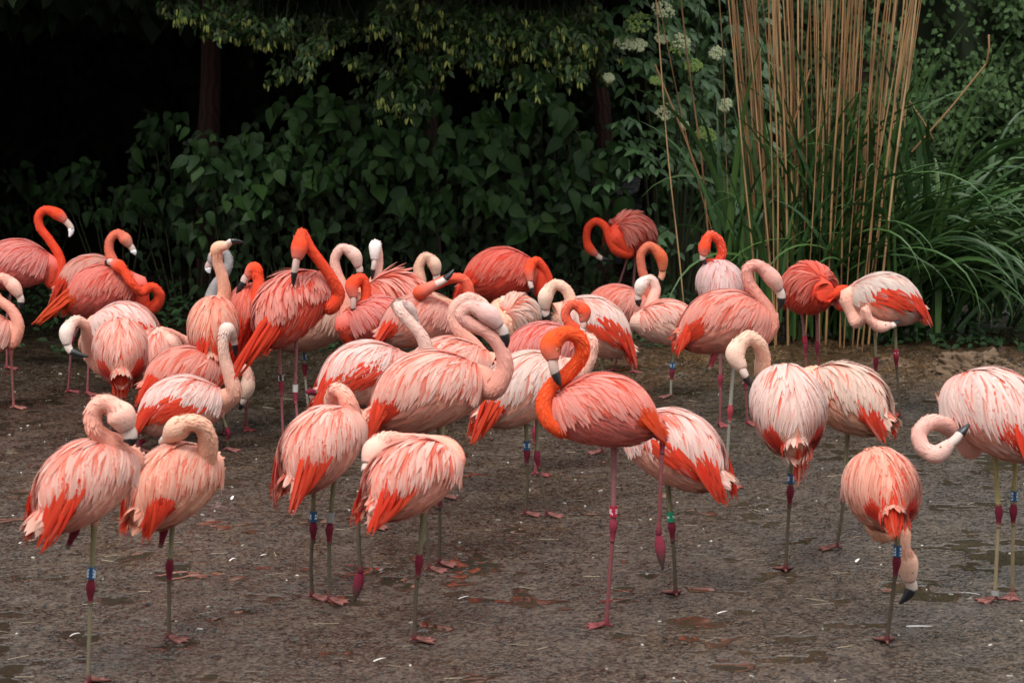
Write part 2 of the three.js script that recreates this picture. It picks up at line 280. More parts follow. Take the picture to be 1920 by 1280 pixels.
const B_ = [[60, 25.6, 210, 330, 'darkest broad leaved bush, in black shade behind the red flamingo with raised S neck'],
  [210, 24.2, 200, 300, 'dim broad leaved bush above the red flamingo resting its neck on its back'],
  [345, 21.6, 190, 240, 'broad leaved bush in front of the foot of the reddish trunk in the shade'],
  [450, 20.6, 180, 215, 'broad leaved bush beside the reddish trunk, behind the flamingo pointing its bill up'],
  [560, 20.5, 170, 195, 'broad leaved bush behind the large red flamingo preening its back'],
  [655, 20.4, 170, 170, 'broad leaved bush behind the flamingo with the white head and black bill tip'],
  [745, 20.4, 170, 130, 'tall broad leaved bush whose top reaches the hanging seed bough'],
  [840, 20.3, 170, 245, 'broad leaved bush before the dark red trunk, above the flamingo with upturned bill'],
  [925, 20.3, 160, 215, 'broad leaved bush above the red flamingo whose neck is folded down its breast'],
  [1005, 20.3, 170, 165, 'broad leaved bush with the highest shoots near the elder, big pointed leaves'],
  [1085, 20.5, 150, 230, 'broad leaved bush beside the farthest red flamingo with a looped neck']];
for (const b of B_) bush(b[0], b[1], b[2], b[3], b[0] < 300 ? 50 : 85, b[0] < 300 ? 120 : 300, b[4]);

// ------------------------------------------------------------------ elder bush with cream flower heads
{
  srnd(4242); const p = at(1265, 600, 20.6); p.y = 0; const o = base('elder_bush', p); tag(o, 'elder bush with cream flower heads between the broad leaved bushes and the tan canes', 'bush');
  const st = [], lf = leafGeo(0.12, 0.06, { n: 4, droop: 0.3, shape: 'oval' }), lf2 = leafGeo(0.14, 0.055, { n: 4, droop: 0.45, fold: 0.3, shape: 'oval' });
  const mats = [[0.085, 0.18, 0.06], [0.1, 0.2, 0.06], [0.07, 0.145, 0.06]].map((c) => new THREE.MeshPhysicalMaterial({ color: new THREE.Color().setRGB(...c), map: veinTex, bumpMap: veinTex, bumpScale: 0.002, roughness: 0.5, side: THREE.DoubleSide }));
  const stuff = []; let nP = 0;
  for (let s = 0; s < 16; s++) {
    const tx = rr(1130, 1420), ty = rr(-60, 330), e = at(tx, ty, 20.6 + rr(-0.5, 0.35)).sub(p);
    const pts = smoothPts([V(e.x * 0.3, 0, -0.2), V(e.x * 0.6, e.y * 0.55, e.z * 0.2 - 0.1), e], 5); st.push(tube(pts, (q) => 0.02 * (1 - 0.8 * q), one, 6));
  }
  for (let k = 0; k < 260; k++) { // pinnate sprays
    const dark = k > 175; const c = at(rr(1125, 1450), dark ? rr(250, 640) : rr(-40, 300), 20.3 + rr(-0.35, 0.6)).sub(p);
    const ax = V(gs(), -0.25 + gs() * 0.3, rr(0.2, 0.9)).normalize(), sd = ax.clone().cross(V(0, 1, 0)).normalize();
    for (let i = 0; i < 5; i++) {
      const q = c.clone().addScaledVector(ax, i * 0.035 - 0.07), d = i === 4 ? ax.clone() : sd.clone().multiplyScalar(i % 2 ? 1 : -1).addScaledVector(ax, 0.5); d.y -= 0.25;
      const M = m4(q, d, V(gs() * 0.3, 1, 0.6), rr(0.75, 1.2));
      if (nP < 260 && !dark && c.z > -0.15) { nP++; const l = mesh('leaf', rnd() < 0.5 ? lf : lf2, mats[(rnd() * 3) | 0], o); l.applyMatrix4(M); } else stuff.push([M, rr(0.75, 1.15)]);
    }
  }
  mesh('stems', mergeGeometries(st), stemMat, o);
  instanced('inner_leaves', lf, mats[0], stuff, o).userData.kind = 'stuff';
  const fm = new THREE.MeshStandardMaterial({ color: new THREE.Color().setRGB(0.55, 0.6, 0.36), roughness: 0.9 }), fm2 = new THREE.MeshStandardMaterial({ color: new THREE.Color().setRGB(0.28, 0.4, 0.11), roughness: 0.9 });
  const bud = new THREE.IcosahedronGeometry(0.011, 0);
  for (const [x, y, r, g] of [[1195, 38, 24, 1], [1172, 78, 17, 0], [1198, 82, 15, 0], [1245, 15, 20, 0], [1278, 75, 18, 0], [1345, 98, 14, 0], [1250, 208, 20, 0], [1275, 85, 20, 1], [1360, 195, 14, 0], [1325, 250, 18, 1], [1142, 145, 9, 0], [1283, 235, 8, 0], [1242, 70, 12, 0], [1300, 120, 16, 1], [1870, 210, 14, 1], [1230, 150, 10, 1]].filter((q) => q[0] < 1500)) {
    const c = at(x, y, 19.95).sub(p), parts = [], R = r / FPX * 19.95 * 1.1; const up = V(gs() * 0.3, 0.8, 0.75).normalize();
    for (let i = 0; i < 110; i++) { const a = rr(0, 6.28), q = Math.sqrt(rnd()) * R; const u = V(1, 0, 0).addScaledVector(up, -up.x).normalize(), v = up.clone().cross(u); const b = bud.clone(); const s = rr(0.7, 1.5); b.scale(s, s, s); const t = c.clone().addScaledVector(u, Math.cos(a) * q).addScaledVector(v, Math.sin(a) * q).addScaledVector(up, -q * q * 2 + gs() * 0.01); b.translate(t.x, t.y, t.z); parts.push(b); }
    parts.push(tube([c.clone().addScaledVector(up, -0.12), c.clone().addScaledVector(up, -0.01)], () => 0.004, one, 5).deleteAttribute('color').toNonIndexed());
    for (let i = 0; i < parts.length; i++) { const q = parts[i]; if (q.index) parts[i] = q.toNonIndexed(); }
    mesh('flower_head', mergeGeometries(parts), g ? fm2 : fm, o);
  }
}

// ------------------------------------------------------------------ reeds: tan canes and arching green blades
const caneMats = [[0.31, 0.17, 0.068], [0.26, 0.135, 0.052], [0.22, 0.11, 0.04], [0.36, 0.225, 0.105]].map((c) => new THREE.MeshStandardMaterial({ color: new THREE.Color().setRGB(...c), vertexColors: true, roughness: 0.65 }));
const bladeMats = [[0.036, 0.088, 0.022], [0.045, 0.104, 0.024], [0.03, 0.072, 0.02], [0.058, 0.122, 0.026]].map((c) => new THREE.MeshPhysicalMaterial({ color: new THREE.Color().setRGB(...c), map: bladeTex, roughness: 0.45, transmission: 0.2, thickness: 0, specularIntensity: 0.6, side: THREE.DoubleSide }));
function blade(pts, w, parent, mat, name = 'leaf_blade') {
  const pos = [], idx = [], uv = [], n = pts.length; let side = null;
  for (let i = 0; i < n; i++) {
    const T = pts[Math.min(i + 1, n - 1)].clone().sub(pts[Math.max(0, i - 1)]).normalize();
    if (!side) { side = T.clone().cross(V(pts[n - 1].x - pts[0].x, 0, pts[n - 1].z - pts[0].z).normalize()); if (side.length() < 0.1) side = V(1, 0, 0); side.normalize().applyAxisAngle(T, parent ? rr(-1.1, 1.1) : 0); }
    side.addScaledVector(T, -side.dot(T)).normalize(); const N = T.clone().cross(side), t = i / (n - 1), ww = w * (t < 0.15 ? lerp(0.7, 1, t / 0.15) : 1 - Math.pow((t - 0.15) / 0.85, 1.8)) / 2 + 0.0008;
    for (const k of [-1, 0, 1]) { pos.push(pts[i].x + side.x * ww * k + N.x * ww * 0.35 * Math.abs(k), pts[i].y + side.y * ww * k + N.y * ww * 0.35 * Math.abs(k), pts[i].z + side.z * ww * k + N.z * ww * 0.35 * Math.abs(k)); uv.push(k / 2 + 0.5, t * 4); }
  }
  for (let i = 0; i < n - 1; i++) { const a = i * 3; idx.push(a, a + 1, a + 3, a + 1, a + 4, a + 3, a + 1, a + 2, a + 4, a + 2, a + 5, a + 4); }
  const g = geo(pos, idx, null, uv); return parent ? mesh(name, g, mat, parent) : g;
}
function arch(a, dir, len, lean, droop) { // blade path rising then bending over
  const pts = []; let p = a.clone(), el = Math.PI / 2 - lean, n = 15; for (let i = 0; i <= n; i++) { pts.push(p.clone()); const st = len / n; p.add(V(dir.x * Math.cos(el) * st, Math.sin(el) * st, dir.z * Math.cos(el) * st)); el -= droop / n * (0.25 + 0.9 * i / n + 1.2 * (i / n) * (i / n)); } return pts;
}
{
  srnd(777); const p = at(1540, 655, 19); p.y = 0; const o = base('reed_clump', p); tag(o, 'tall clump of tan dry canes with arching green blades at the mud edge', 'reeds', null);
  // canes: bottom x, top x at y=0 in the photograph
  const cs = [[1290, 1232], [1385, 1222], [1350, 1265], [1375, 1340], [1440, 1362], [1425, 1378], [1460, 1385], [1400, 1395], [1480, 1405], [1510, 1470], [1455, 1450], [1520, 1500], [1535, 1535], [1500, 1462]];
  for (let i = 0; i < 95; i++) { const cl = (i * 0.618) % 1, q = clamp((Math.floor(cl * 11) + 0.5) / 11 + gs() * 0.045, 0, 1); cs.push([lerp(1430, 1640, clamp(q + gs() * 0.1)), lerp(1362, 1742, q)]); }
  cs.forEach(([bx, tx], i) => {
    const d = (i % 5 === 0 ? 18.5 : 19.05) + gs() * 0.3, b = at(bx, 660, d).sub(p); b.y = 0; const t = at(tx + gs() * 8, -60, d + gs() * 0.25).sub(p), m = b.clone().lerp(t, 0.5).add(V(gs() * 0.03, 0, gs() * 0.03));
    const k = smoothPts([b, b.clone().lerp(m, 0.5).add(V(gs() * 0.015, 0, 0)), m, m.clone().lerp(t, 0.5).add(V(gs() * 0.02, 0, 0)), t], 4), r = 0.005 + 0.0065 * Math.pow(rnd(), 1.8), ph = rr(0, 1);
    mesh('cane', tube(k, (s) => r * (1.1 - 0.35 * s), (s, j) => { const q = (j + ph * 3) % 4 < 1; return q ? [0.55, 0.5, 0.45] : [1, 1, 1]; }, 6), caneMats[(rnd() * 4) | 0], o);
  });
  // broken leaning stems
  for (const [x0, y0, x1, y1] of [[1228, 120, 1335, 395], [1430, 400, 1520, 130], [1710, 285, 1850, 120], [1850, 120, 1855, 65], [1705, 190, 1750, 260]]) mesh('cane', tube([at(x0, y0, 18.75).sub(p), at((x0 + x1) / 2 + 3, (y0 + y1) / 2, 18.7).sub(p), at(x1, y1, 18.75).sub(p)], () => 0.0085, one, 5), caneMats[2], o);
  for (let i = 0; i < 298; i++) {
    const mid = i < 165, up = i < 115, a = at(mid ? rr(1345, 1760) : rr(1480, 1720), 660, (up ? 18.9 : mid ? 18.6 : 18.95) + gs() * 0.25).sub(p); a.y = rr(0, 0.3);
    const ang = mid ? rr(-Math.PI, Math.PI) : i < 285 ? rr(-1.0, 0.7) : rr(2.4, 3.9), dir = V(Math.cos(ang), 0, -Math.sin(ang) * 0.6 + 0.25);
    blade(arch(a, dir, up ? rr(1.9, 2.9) : mid ? rr(1.0, 2.3) : rr(1.4, 2.8), up ? rr(0.0, 0.14) : mid ? rr(0.02, 0.22) : rr(0.15, 0.8), up ? rr(0.3, 1.8) : mid ? rr(0.4, 3.0) : rr(1.8, 3.2)), rr(0.034, 0.075), o, bladeMats[(rnd() * 4) | 0]);
  }
}
{
  srnd(888); const p = at(1800, 645, 19.6); p.y = 0; const o = base('grass_tussock', p); tag(o, 'leaning tussock of long arching green blades right of the tan canes', 'grass tussock');
  for (let i = 0; i < 130; i++) { const a = at(rr(1660, 1920), 640, 19.4 + gs() * 0.4).sub(p); a.y = rr(0, 0.5); const ang = rr(-1.1, 2.1); blade(arch(a, V(Math.cos(ang), 0, -Math.sin(ang) * 0.6 + 0.35), rr(1.4, 2.7), rr(0.1, 0.9), rr(1.7, 3.2)), rr(0.042, 0.078), o, bladeMats[(rnd() * 4) | 0]); }
}
// low weeds along the edge of the wood
{
  srnd(5150); const list = []; for (let i = 0; i < 4200; i++) { const x = rr(-6.5, 6.5), D = rr(18.1, 21.6); if (x > 1.8 && x < 3.6 && D < 18.6) continue; const dens = vnoise(gh1, x * 1.6 + 4, D * 1.6); if (D < 19 && dens < 0.52) continue; list.push([m4(V(x, groundY(x, -D) + rr(0, 0.16) * (D > 18.8 ? 1.6 : 0.5), -D), V(gs(), rr(-0.3, 0.7), rr(0, 0.8)), V(gs() * 0.4, 1, 0.6), rr(0.5, 1.1)), rr(0.6, 1.3)]); }
  const o = instanced('weeds', leafGeo(0.09, 0.055, { n: 3, droop: 0.3, shape: 'oval' }), leafMats[3], list, scene); tag(o, 'low dark green weeds along the edge of the wood', 'weeds', null, 'stuff');
}
// mound of loose soil beside the reeds
{
  srnd(61); const c = gnd(1835, 700), g = new THREE.SphereGeometry(1, 64, 32, 0, Math.PI * 2, 0, Math.PI / 2), q = g.attributes.position, col = [];
  for (let i = 0; i < q.count; i++) {
    const x = q.getX(i), y = q.getY(i), z = q.getZ(i), n = 0.6 + 0.55 * vnoise(gh1, x * 3 + 20, z * 3 + 20 + y) + 0.35 * (vnoise(gh2, x * 9 + 4 + y * 5, z * 9 + 9) - 0.5) + 0.2 * (vnoise(gh3, x * 24 + y * 11, z * 24) - 0.5);
    q.setXYZ(i, x * 0.42 * n, Math.pow(y, 1.3) * 0.19 * n - 0.02, z * 0.3 * n); const k = 0.7 + 0.6 * vnoise(gh2, x * 14 + y * 6, z * 14); col.push(0.105 * k, 0.066 * k, 0.037 * k);
  }
  g.setAttribute('color', new THREE.Float32BufferAttribute(col, 3)); g.computeVertexNormals();
  const bits = [g.index ? g.toNonIndexed() : g];
  for (let i = 0; i < 420; i++) { const a = rr(0, 6.28), r = Math.sqrt(rnd()) * 1.15, h = Math.max(0, 0.15 * (1 - r * r)), c = new THREE.IcosahedronGeometry(rr(0.008, 0.03), 0); c.scale(rr(0.7, 1.4), rr(0.5, 1), rr(0.7, 1.4)); c.rotateY(a); c.rotateX(a * 3); c.translate(Math.cos(a) * r * 0.36, h, Math.sin(a) * r * 0.25); const k = rr(0.55, 1.25), n = c.attributes.position.count; c.setAttribute('color', new THREE.Float32BufferAttribute(new Array(n).fill(0).flatMap(() => [0.105 * k, 0.066 * k, 0.037 * k]), 3)); bits.push(c); }
  const o = mesh('soil_mound', mergeGeometries(bits), new THREE.MeshStandardMaterial({ vertexColors: true, roughness: 0.95 }), scene); o.position.copy(c); tag(o, 'low crumbly mound of brown soil below the grass tussock', 'soil mound');
}

// ------------------------------------------------------------------ litter on the mud
{
  srnd(99); const chip = new THREE.IcosahedronGeometry(0.01, 0); const dk = [], straw = [], pale = [];
  for (let i = 0; i < 5200; i++) { const D = Math.pow(rnd(), 0.8) * 9.5 + 8.2, x = rr(-0.27, 0.27) * D; const y = groundY(x, -D); const M = new THREE.Matrix4().makeRotationY(rr(0, 6)).scale(V(rr(0.4, 2.0), rr(0.3, 0.6), rr(0.3, 0.9))).setPosition(V(x, y + 0.001, -D)); (i % 22 === 0 ? pale : dk).push([M, rr(0.5, 1.3)]); }
  for (let i = 0; i < 200; i++) { const D = rnd() * 9 + 8.2, x = rr(-0.27, 0.27) * D; straw.push([new THREE.Matrix4().makeRotationY(gs() * 0.9).scale(V(rr(0.5, 2), 1, 1)).setPosition(V(x, groundY(x, -D) + 0.004, -D)), rr(0.5, 1.3)]); }
  const sg = new THREE.CylinderGeometry(0.0016, 0.0012, 0.06, 4); sg.rotateZ(Math.PI / 2);
  tag(instanced('mud_crumbs', chip, new THREE.MeshStandardMaterial({ color: new THREE.Color().setRGB(0.05, 0.04, 0.032), roughness: 0.7 }), dk, scene), 'dark crumbs of mud and droppings strewn over the wet mud', 'crumbs', null, 'stuff');
  tag(instanced('pale_crumbs', chip, new THREE.MeshStandardMaterial({ color: new THREE.Color().setRGB(0.4, 0.36, 0.3), roughness: 0.7 }), pale, scene), 'pale specks of down and grit strewn over the wet mud', 'crumbs', null, 'stuff');
  tag(instanced('straw_bits', sg, new THREE.MeshStandardMaterial({ color: new THREE.Color().setRGB(0.34, 0.28, 0.19), roughness: 0.8 }), straw, scene), 'short bits of pale straw strewn over the wet mud', 'straw', null, 'stuff');
}
const fallMat = new THREE.MeshStandardMaterial({ color: new THREE.Color().setRGB(0.62, 0.58, 0.55), roughness: 0.8, side: THREE.DoubleSide });
for (const [x, y, l, a, curl, label] of [[433, 940, 0.05, 1.2, 1.2, 'small white feather standing up on the mud beside the front pair of flamingos'], [430, 1053, 0.04, 0.4, 2, 'tiny white down feather on the mud left of the pair of banded legs'], [130, 1195, 0.05, 0.2, 1.4, 'white curled feather on the mud beside the front banded leg near the frame edge'], [1605, 1057, 0.045, 0.9, 0.8, 'white feather on the mud under the single leg of the turned away pale flamingo'], [1838, 1118, 0.12, 2.7, 0.7, 'long curved white feather on the mud beside the foot with a ring'], [180, 848, 0.03, 0.9, 1, 'small white feather on the mud left of the front flamingo neck loop'], [488, 1044, 0.035, 0.1, 0.6, 'small white feather lying flat close beside the pair of banded legs'], [860, 1128, 0.05, 0.1, 0.6, 'pale slender feather on the mud right of the single front leg'], [1345, 1155, 0.05, 0.05, 0.4, 'flat white streak of feather on bare mud before the green banded leg'], [1700, 1177, 0.12, 0.02, 0.1, 'long straight pale quill on the mud right of the feeding flamingo'], [700, 1243, 0.055, 0.15, 0.4, 'pale slender quill on the mud at the bottom edge left of the single front leg']]) {
  const p = gnd(x, y); p.y = groundY(p.x, p.z) + 0.003; const pts = []; for (let i = 0; i <= 7; i++) { const t = i / 7; pts.push(V(Math.cos(a) * l * t - Math.sin(a) * curl * 0.15 * l * t * t, 0.003 + l * curl * 0.12 * Math.sin(Math.PI * t) * 0.6 + (l < 0.06 ? 0.3 * l * t : 0), -Math.sin(a) * l * t * 0.7)); }
  const o = mesh('fallen_feather', blade(pts, l > 0.1 ? 0.007 : 0.014, null), fallMat, scene); o.position.copy(p); tag(o, label, 'feather', 'feathers lying on the mud');
}
// ------------------------------------------------------------------ flamingos
const downTex = texture(256, (u, v, x, y) => 0.5 + 0.5 * (vnoise(barkL, u * 48, v * 16) - 0.5) + 0.5 * (((x * 7919 + y * 104729) % 97) / 97 - 0.5), false);
const barbTex = texture(64, (u, v) => { const s = Math.abs(u - 0.5) * 2, q = Math.sin((v * 34 - s * 5) * 6.283); return 0.86 + 0.07 * q + (s < 0.08 ? 0.07 : 0) + 0.05 * (rnd() - 0.5); }, false, 128);
const skinMat = new THREE.MeshPhysicalMaterial({ vertexColors: true, bumpMap: downTex, bumpScale: 0.004, roughness: 0.95, specularIntensity: 0.35 });
downTex.repeat.set(5, 6);
const featherMat = new THREE.MeshPhysicalMaterial({ vertexColors: true, map: barbTex, roughness: 1, specularIntensity: 0.3, transmission: 0.42, thickness: 0, side: THREE.DoubleSide });
const neckFeatherMat = new THREE.MeshPhysicalMaterial({ vertexColors: true, map: barbTex, roughness: 1, specularIntensity: 0.3, side: THREE.DoubleSide });
const billMat = new THREE.MeshPhysicalMaterial({ vertexColors: true, roughness: 0.42 });
const blackMat = new THREE.MeshPhysicalMaterial({ color: new THREE.Color().setRGB(0.012, 0.012, 0.014), roughness: 0.38 });
const irisMat = new THREE.MeshPhysicalMaterial({ color: new THREE.Color().setRGB(0.38, 0.24, 0.07), roughness: 0.3 });
const PAL = {
  chil: { pale: [0.91, 0.345, 0.25], pale2: [0.96, 0.64, 0.54], coral: [0.84, 0.13, 0.065], belly: [0.82, 0.4, 0.295], neck: [0.85, 0.33, 0.235], neck2: [0.87, 0.44, 0.345], head: [0.9, 0.475, 0.375], red: [0.82, 0.048, 0.022], red2: [0.88, 0.095, 0.036], tail: [0.78, 0.45, 0.33], mix: 0.36, skin: [0.17, 0.017, 0.034], leg: [0.13, 0.1, 0.068], tib: [0.24, 0.21, 0.125], bill: [0.56, 0.455, 0.4] },
  carib: { pale: [0.82, 0.15, 0.095], pale2: [0.85, 0.27, 0.2], coral: [0.76, 0.06, 0.028], belly: [0.74, 0.075, 0.04], neck: [0.73, 0.058, 0.022], neck2: [0.75, 0.066, 0.024], head: [0.76, 0.066, 0.022], red: [0.76, 0.04, 0.018], red2: [0.82, 0.075, 0.026], tail: [0.76, 0.11, 0.06], mix: 0.45, skin: [0.27, 0.035, 0.06], leg: [0.31, 0.095, 0.1], tib: [0.32, 0.13, 0.13], bill: [0.55, 0.44, 0.38] },
};
PAL.mix = { ...PAL.chil, pale: [0.87, 0.275, 0.2], pale2: [0.89, 0.43, 0.35], belly: [0.72, 0.26, 0.18], neck: [0.76, 0.29, 0.205], neck2: [0.72, 0.4, 0.33], head: [0.74, 0.38, 0.31], mix: 0.38, leg: [0.38, 0.14, 0.13], skin: [0.38, 0.05, 0.07], tib: [0.38, 0.15, 0.15] };
PAL.rosy = { ...PAL.carib, pale: [0.84, 0.21, 0.165], pale2: [0.87, 0.37, 0.325], belly: [0.76, 0.17, 0.135], mix: 0.35 };
PAL.white = { ...PAL.chil, pale: [0.9, 0.5, 0.42], pale2: [0.95, 0.74, 0.67], mix: 0.27, neck: [0.77, 0.41, 0.31] };
PAL.peach = { ...PAL.chil, pale: [0.9, 0.36, 0.24], pale2: [0.93, 0.55, 0.42], belly: [0.76, 0.4, 0.27], neck: [0.78, 0.38, 0.25], neck2: [0.8, 0.45, 0.32], head: [0.83, 0.48, 0.34] };
PAL.grey = { ...PAL.chil, pale: [0.45, 0.4, 0.37], pale2: [0.5, 0.45, 0.42], coral: [0.4, 0.3, 0.27], belly: [0.4, 0.34, 0.3], neck: [0.3, 0.27, 0.26], neck2: [0.34, 0.32, 0.32], head: [0.36, 0.33, 0.33], red: [0.4, 0.3, 0.25], red2: [0.4, 0.3, 0.25], tail: [0.4, 0.35, 0.3], bill: [0.5, 0.32, 0.3] };

// torso profile along the axis, breast (0) to rump (1): x, centre y, half height, half width
const TP = [[0.275, -0.02, 0.078, 0.074], [0.235, -0.015, 0.11, 0.105], [0.17, -0.005, 0.148, 0.14], [0.08, 0.005, 0.18, 0.168], [-0.02, 0.005, 0.188, 0.178], [-0.11, -0.002, 0.176, 0.17], [-0.19, -0.016, 0.142, 0.142], [-0.245, -0.035, 0.096, 0.1], [-0.28, -0.055, 0.045, 0.05]];
function tp(u) { const f = clamp(u, 0, 0.9999) * (TP.length - 1), i = Math.floor(f), t = f - i, a = TP[Math.max(i - 1, 0)], b = TP[i], c = TP[i + 1], d = TP[Math.min(i + 2, TP.length - 1)]; return b.map((_, k) => 0.5 * (2 * b[k] + (c[k] - a[k]) * t + (2 * a[k] - 5 * b[k] + 4 * c[k] - d[k]) * t * t + (3 * b[k] - a[k] - 3 * c[k] + d[k]) * t * t * t)); }
const bandTexs = new Map();
function bandMat(ground, ink, text) {
  const key = ground + text; if (bandTexs.has(key)) return bandTexs.get(key);
  const c = document.createElement('canvas'); c.width = 128; c.height = 64; const x = c.getContext('2d'); x.fillStyle = ground; x.fillRect(0, 0, 128, 64); x.fillStyle = ink; x.font = 'bold 30px sans-serif'; x.textAlign = 'center'; x.textBaseline = 'middle';
  for (let k = 0; k < 3; k++) { x.save(); x.translate(21 + k * 43, 32); x.rotate(-Math.PI / 2); x.fillText(text, 0, 0); x.restore(); }
  const t = new THREE.CanvasTexture(c); t.colorSpace = THREE.SRGBColorSpace; t.wrapS = THREE.RepeatWrapping; t.magFilter = THREE.LinearFilter;
  const m = new THREE.MeshPhysicalMaterial({ map: t, roughness: 0.4 }); bandTexs.set(key, m); return m;
}
const BANDS = { blue: ['#1f4a72', '#e8eef2'], navy: ['#22304a', '#f0f0f0'], red: ['#a02038', '#f4e4e4'], green: ['#1a7a58', '#e6f2ea'], black: ['#2a1a1c', '#e8d8d6'], grey: ['#8a8a86', '#d8d8d4'], white: ['#c8c2bc', '#5a4a4a'] };

function bird(S) {
  srnd(S.id * 7919 + 13);
  const P = { ...PAL[S.pal ?? 'chil'], ...(S.col ?? {}) }, D0 = -gnd(S.c[0], S.F).z, px = (q, d = 0) => at(q[0], q[1], D0 - (q[2] ?? 0) - d);
  const org = V(px(S.c).x, 0, -D0 + (S.c[2] ?? 0)), o = base('flamingo', org); tag(o, S.label, 'flamingo');
  const C = px(S.c).sub(org), k = (S.k ?? 1) * 0.96, loc = (q) => px(q).sub(org);
  const yaw = S.yaw * Math.PI / 180, pit = (S.pitch ?? 10) * Math.PI / 180;
  const X = V(Math.cos(yaw) * Math.cos(pit), Math.sin(pit), -Math.sin(yaw) * Math.cos(pit)), Z = V(Math.sin(yaw), 0, Math.cos(yaw)), Y = Z.clone().cross(X).normalize();
  const w = (x, y, z) => C.clone().addScaledVector(X, x * k).addScaledVector(Y, y * k).addScaledVector(Z, z * k);
  const parts = [];
  // --- torso, neck and head: one continuous swept skin
  const pts = [], rad = [], col = [];
  for (let i = 0; i <= 16; i++) { const u = 1 - i / 16, q = tp(u); pts.push(w(q[0], q[1], 0)); rad.push([q[2] * k, q[3] * k]); col.push(mixc(P.tail, P.belly, sm(0, 0.3, 1 - u))); }
  const nk = (S.nk ?? 1), neckP = S.neck.map(loc), head = loc(S.head), bb = loc(S.base);
  const ctl = [w(0.275, -0.02, 0), ...neckP, head, bb];
  const cv = new THREE.CatmullRomCurve3(ctl, false, 'centripetal'), ns = ctl.length - 1, per = 9;
  const rk = [0.078 * k, ...neckP.map((_, i) => (i === 0 ? 0.056 : i === 1 ? 0.045 : i === 2 ? 0.038 : 0.035) * nk), 0.05 * (S.hk ?? 1), 0.027 * (S.hk ?? 1)];
  const ck = [mixc(P.belly, P.neck, 0.6), ...neckP.map((_, i) => mixc(P.neck, P.neck2, i / neckP.length)), P.head, mixc(P.head, P.bill, 0.35)];
  for (let i = 1; i <= ns * per; i++) {
    const t = i / per, a = Math.min(Math.floor(t), ns - 1), f = t - a; let r = lerp(rk[a], rk[a + 1], a >= ns - 1 ? Math.pow(f, 1.6) : a === ns - 2 ? sm(0.15, 0.95, f) : f);
    pts.push(cv.getPoint(i / (ns * per))); rad.push([r, r]); col.push(scl(mixc(ck[a], ck[a + 1], f), 1 + 0.04 * gs()));
  }
  parts.push(tube(pts, (s, i) => rad[i], (s, i) => col[i], 20, Y, true, true, { n: 15, T: X }));
  // --- legs (skin of the same body)
  const bands = [], legCol = (c, d) => c;
  for (const L of S.legs ?? []) {
    const K = loc(L.k), T = L.t ? loc(L.t) : w(-0.03, -0.1, 0); if (L.t && L.f) T.y += 0.05;
    let Ft;
    if (L.fp) Ft = loc(L.fp);
    else if (L.f) { const g = gnd(L.f[0], L.f[1]); g.y = groundY(g.x, g.z) + 0.012; Ft = g.sub(org); }
    const lk = L.s ?? 1;
    parts.push(tube(smoothPts([T, T.clone().lerp(K, 0.25), T.clone().lerp(K, 0.6), K], 6), (s) => lk * (0.0115 + 0.03 * Math.exp(-s * 9)), (s) => mixc(P.belly, P.tib, sm(0.1, 0.28, s)), 8));
    const kd = Ft ? Ft.clone().sub(K).normalize() : K.clone().sub(T).normalize(), up = T.clone().sub(K).normalize();
    const kp = [K.clone().addScaledVector(up, 0.055), K.clone().addScaledVector(up, 0.03), K, K.clone().addScaledVector(kd, 0.035), K.clone().addScaledVector(kd, 0.07)];
    parts.push(tube(smoothPts(kp, 4), (s) => lk * (0.0115 + 0.0085 * Math.exp(-Math.pow((s - 0.45) / 0.22, 2))), (s) => mixc(mixc(P.tib, P.skin, sm(0, 0.2, s)), P.leg, sm(0.8, 1, s)), 9));
    if (Ft) {
      parts.push(tube(smoothPts([K, K.clone().lerp(Ft, 0.5).add(V(gs() * 0.006, 0, gs() * 0.006)), Ft], 7), (s) => lk * (0.0092 + 0.006 * Math.exp(-(1 - s) * 22)), (s) => mixc(scl(P.leg, 1 - 0.2 * s), P.skin, sm(0.88, 0.98, s)), 8));
      if (L.fp) { // foot hanging, toes closed
        const tp_ = loc(L.toe), m = Ft.clone().lerp(tp_, 0.45);
        parts.push(tube(smoothPts([Ft, m, tp_], 6), (s) => [0.006 + 0.018 * Math.sin(Math.PI * Math.min(1, s * 0.95 + 0.1)), 0.006 + 0.009 * Math.sin(Math.PI * Math.min(1, s * 0.95 + 0.1))], (s) => mixc(P.skin, [0.07, 0.045, 0.04], sm(0.3, 0.9, s)), 8));
      } else { // webbed foot on the mud
        const fa = (L.toes ?? S.yaw) * Math.PI / 180, tips = [-0.55, 0, 0.55].map((d) => V(Ft.x + Math.cos(fa + d) * 0.1, Ft.y - 0.008, Ft.z - Math.sin(fa + d) * 0.1));
        const fc = mixc(mixc(P.skin, P.belly, 0.25), [0.075, 0.05, 0.04], 0.5);
        for (const q of [...tips, V(Ft.x - Math.cos(fa) * 0.03, Ft.y - 0.004, Ft.z + Math.sin(fa) * 0.03)]) parts.push(tube([Ft.clone().add(V(0, 0.012, 0)), Ft.clone().lerp(q, 0.3).add(V(0, 0.004, 0)), Ft.clone().lerp(q, 0.75), q], (s) => 0.0095 - 0.006 * s, () => fc, 6));
        const wp = [], wi = []; for (const dy of [0.003, -0.003]) { for (const q of [Ft, tips[0], tips[1], tips[2]]) wp.push(q.x, q.y + dy, q.z); const a = tips[0].clone().lerp(tips[1], 0.5).lerp(Ft, 0.18), b = tips[1].clone().lerp(tips[2], 0.5).lerp(Ft, 0.18); wp.push(a.x, a.y + dy, a.z, b.x, b.y + dy, b.z); }
        for (const [s, fl] of [[0, 0], [6, 1]]) for (const q of [[0, 1, 4], [0, 4, 2], [0, 2, 5], [0, 5, 3]]) wi.push(s + q[0], s + q[fl ? 2 : 1], s + q[fl ? 1 : 2]);
        parts.push(geo(wp, wi, new Array(12).fill(0).flatMap(() => fc)));
      }
    }
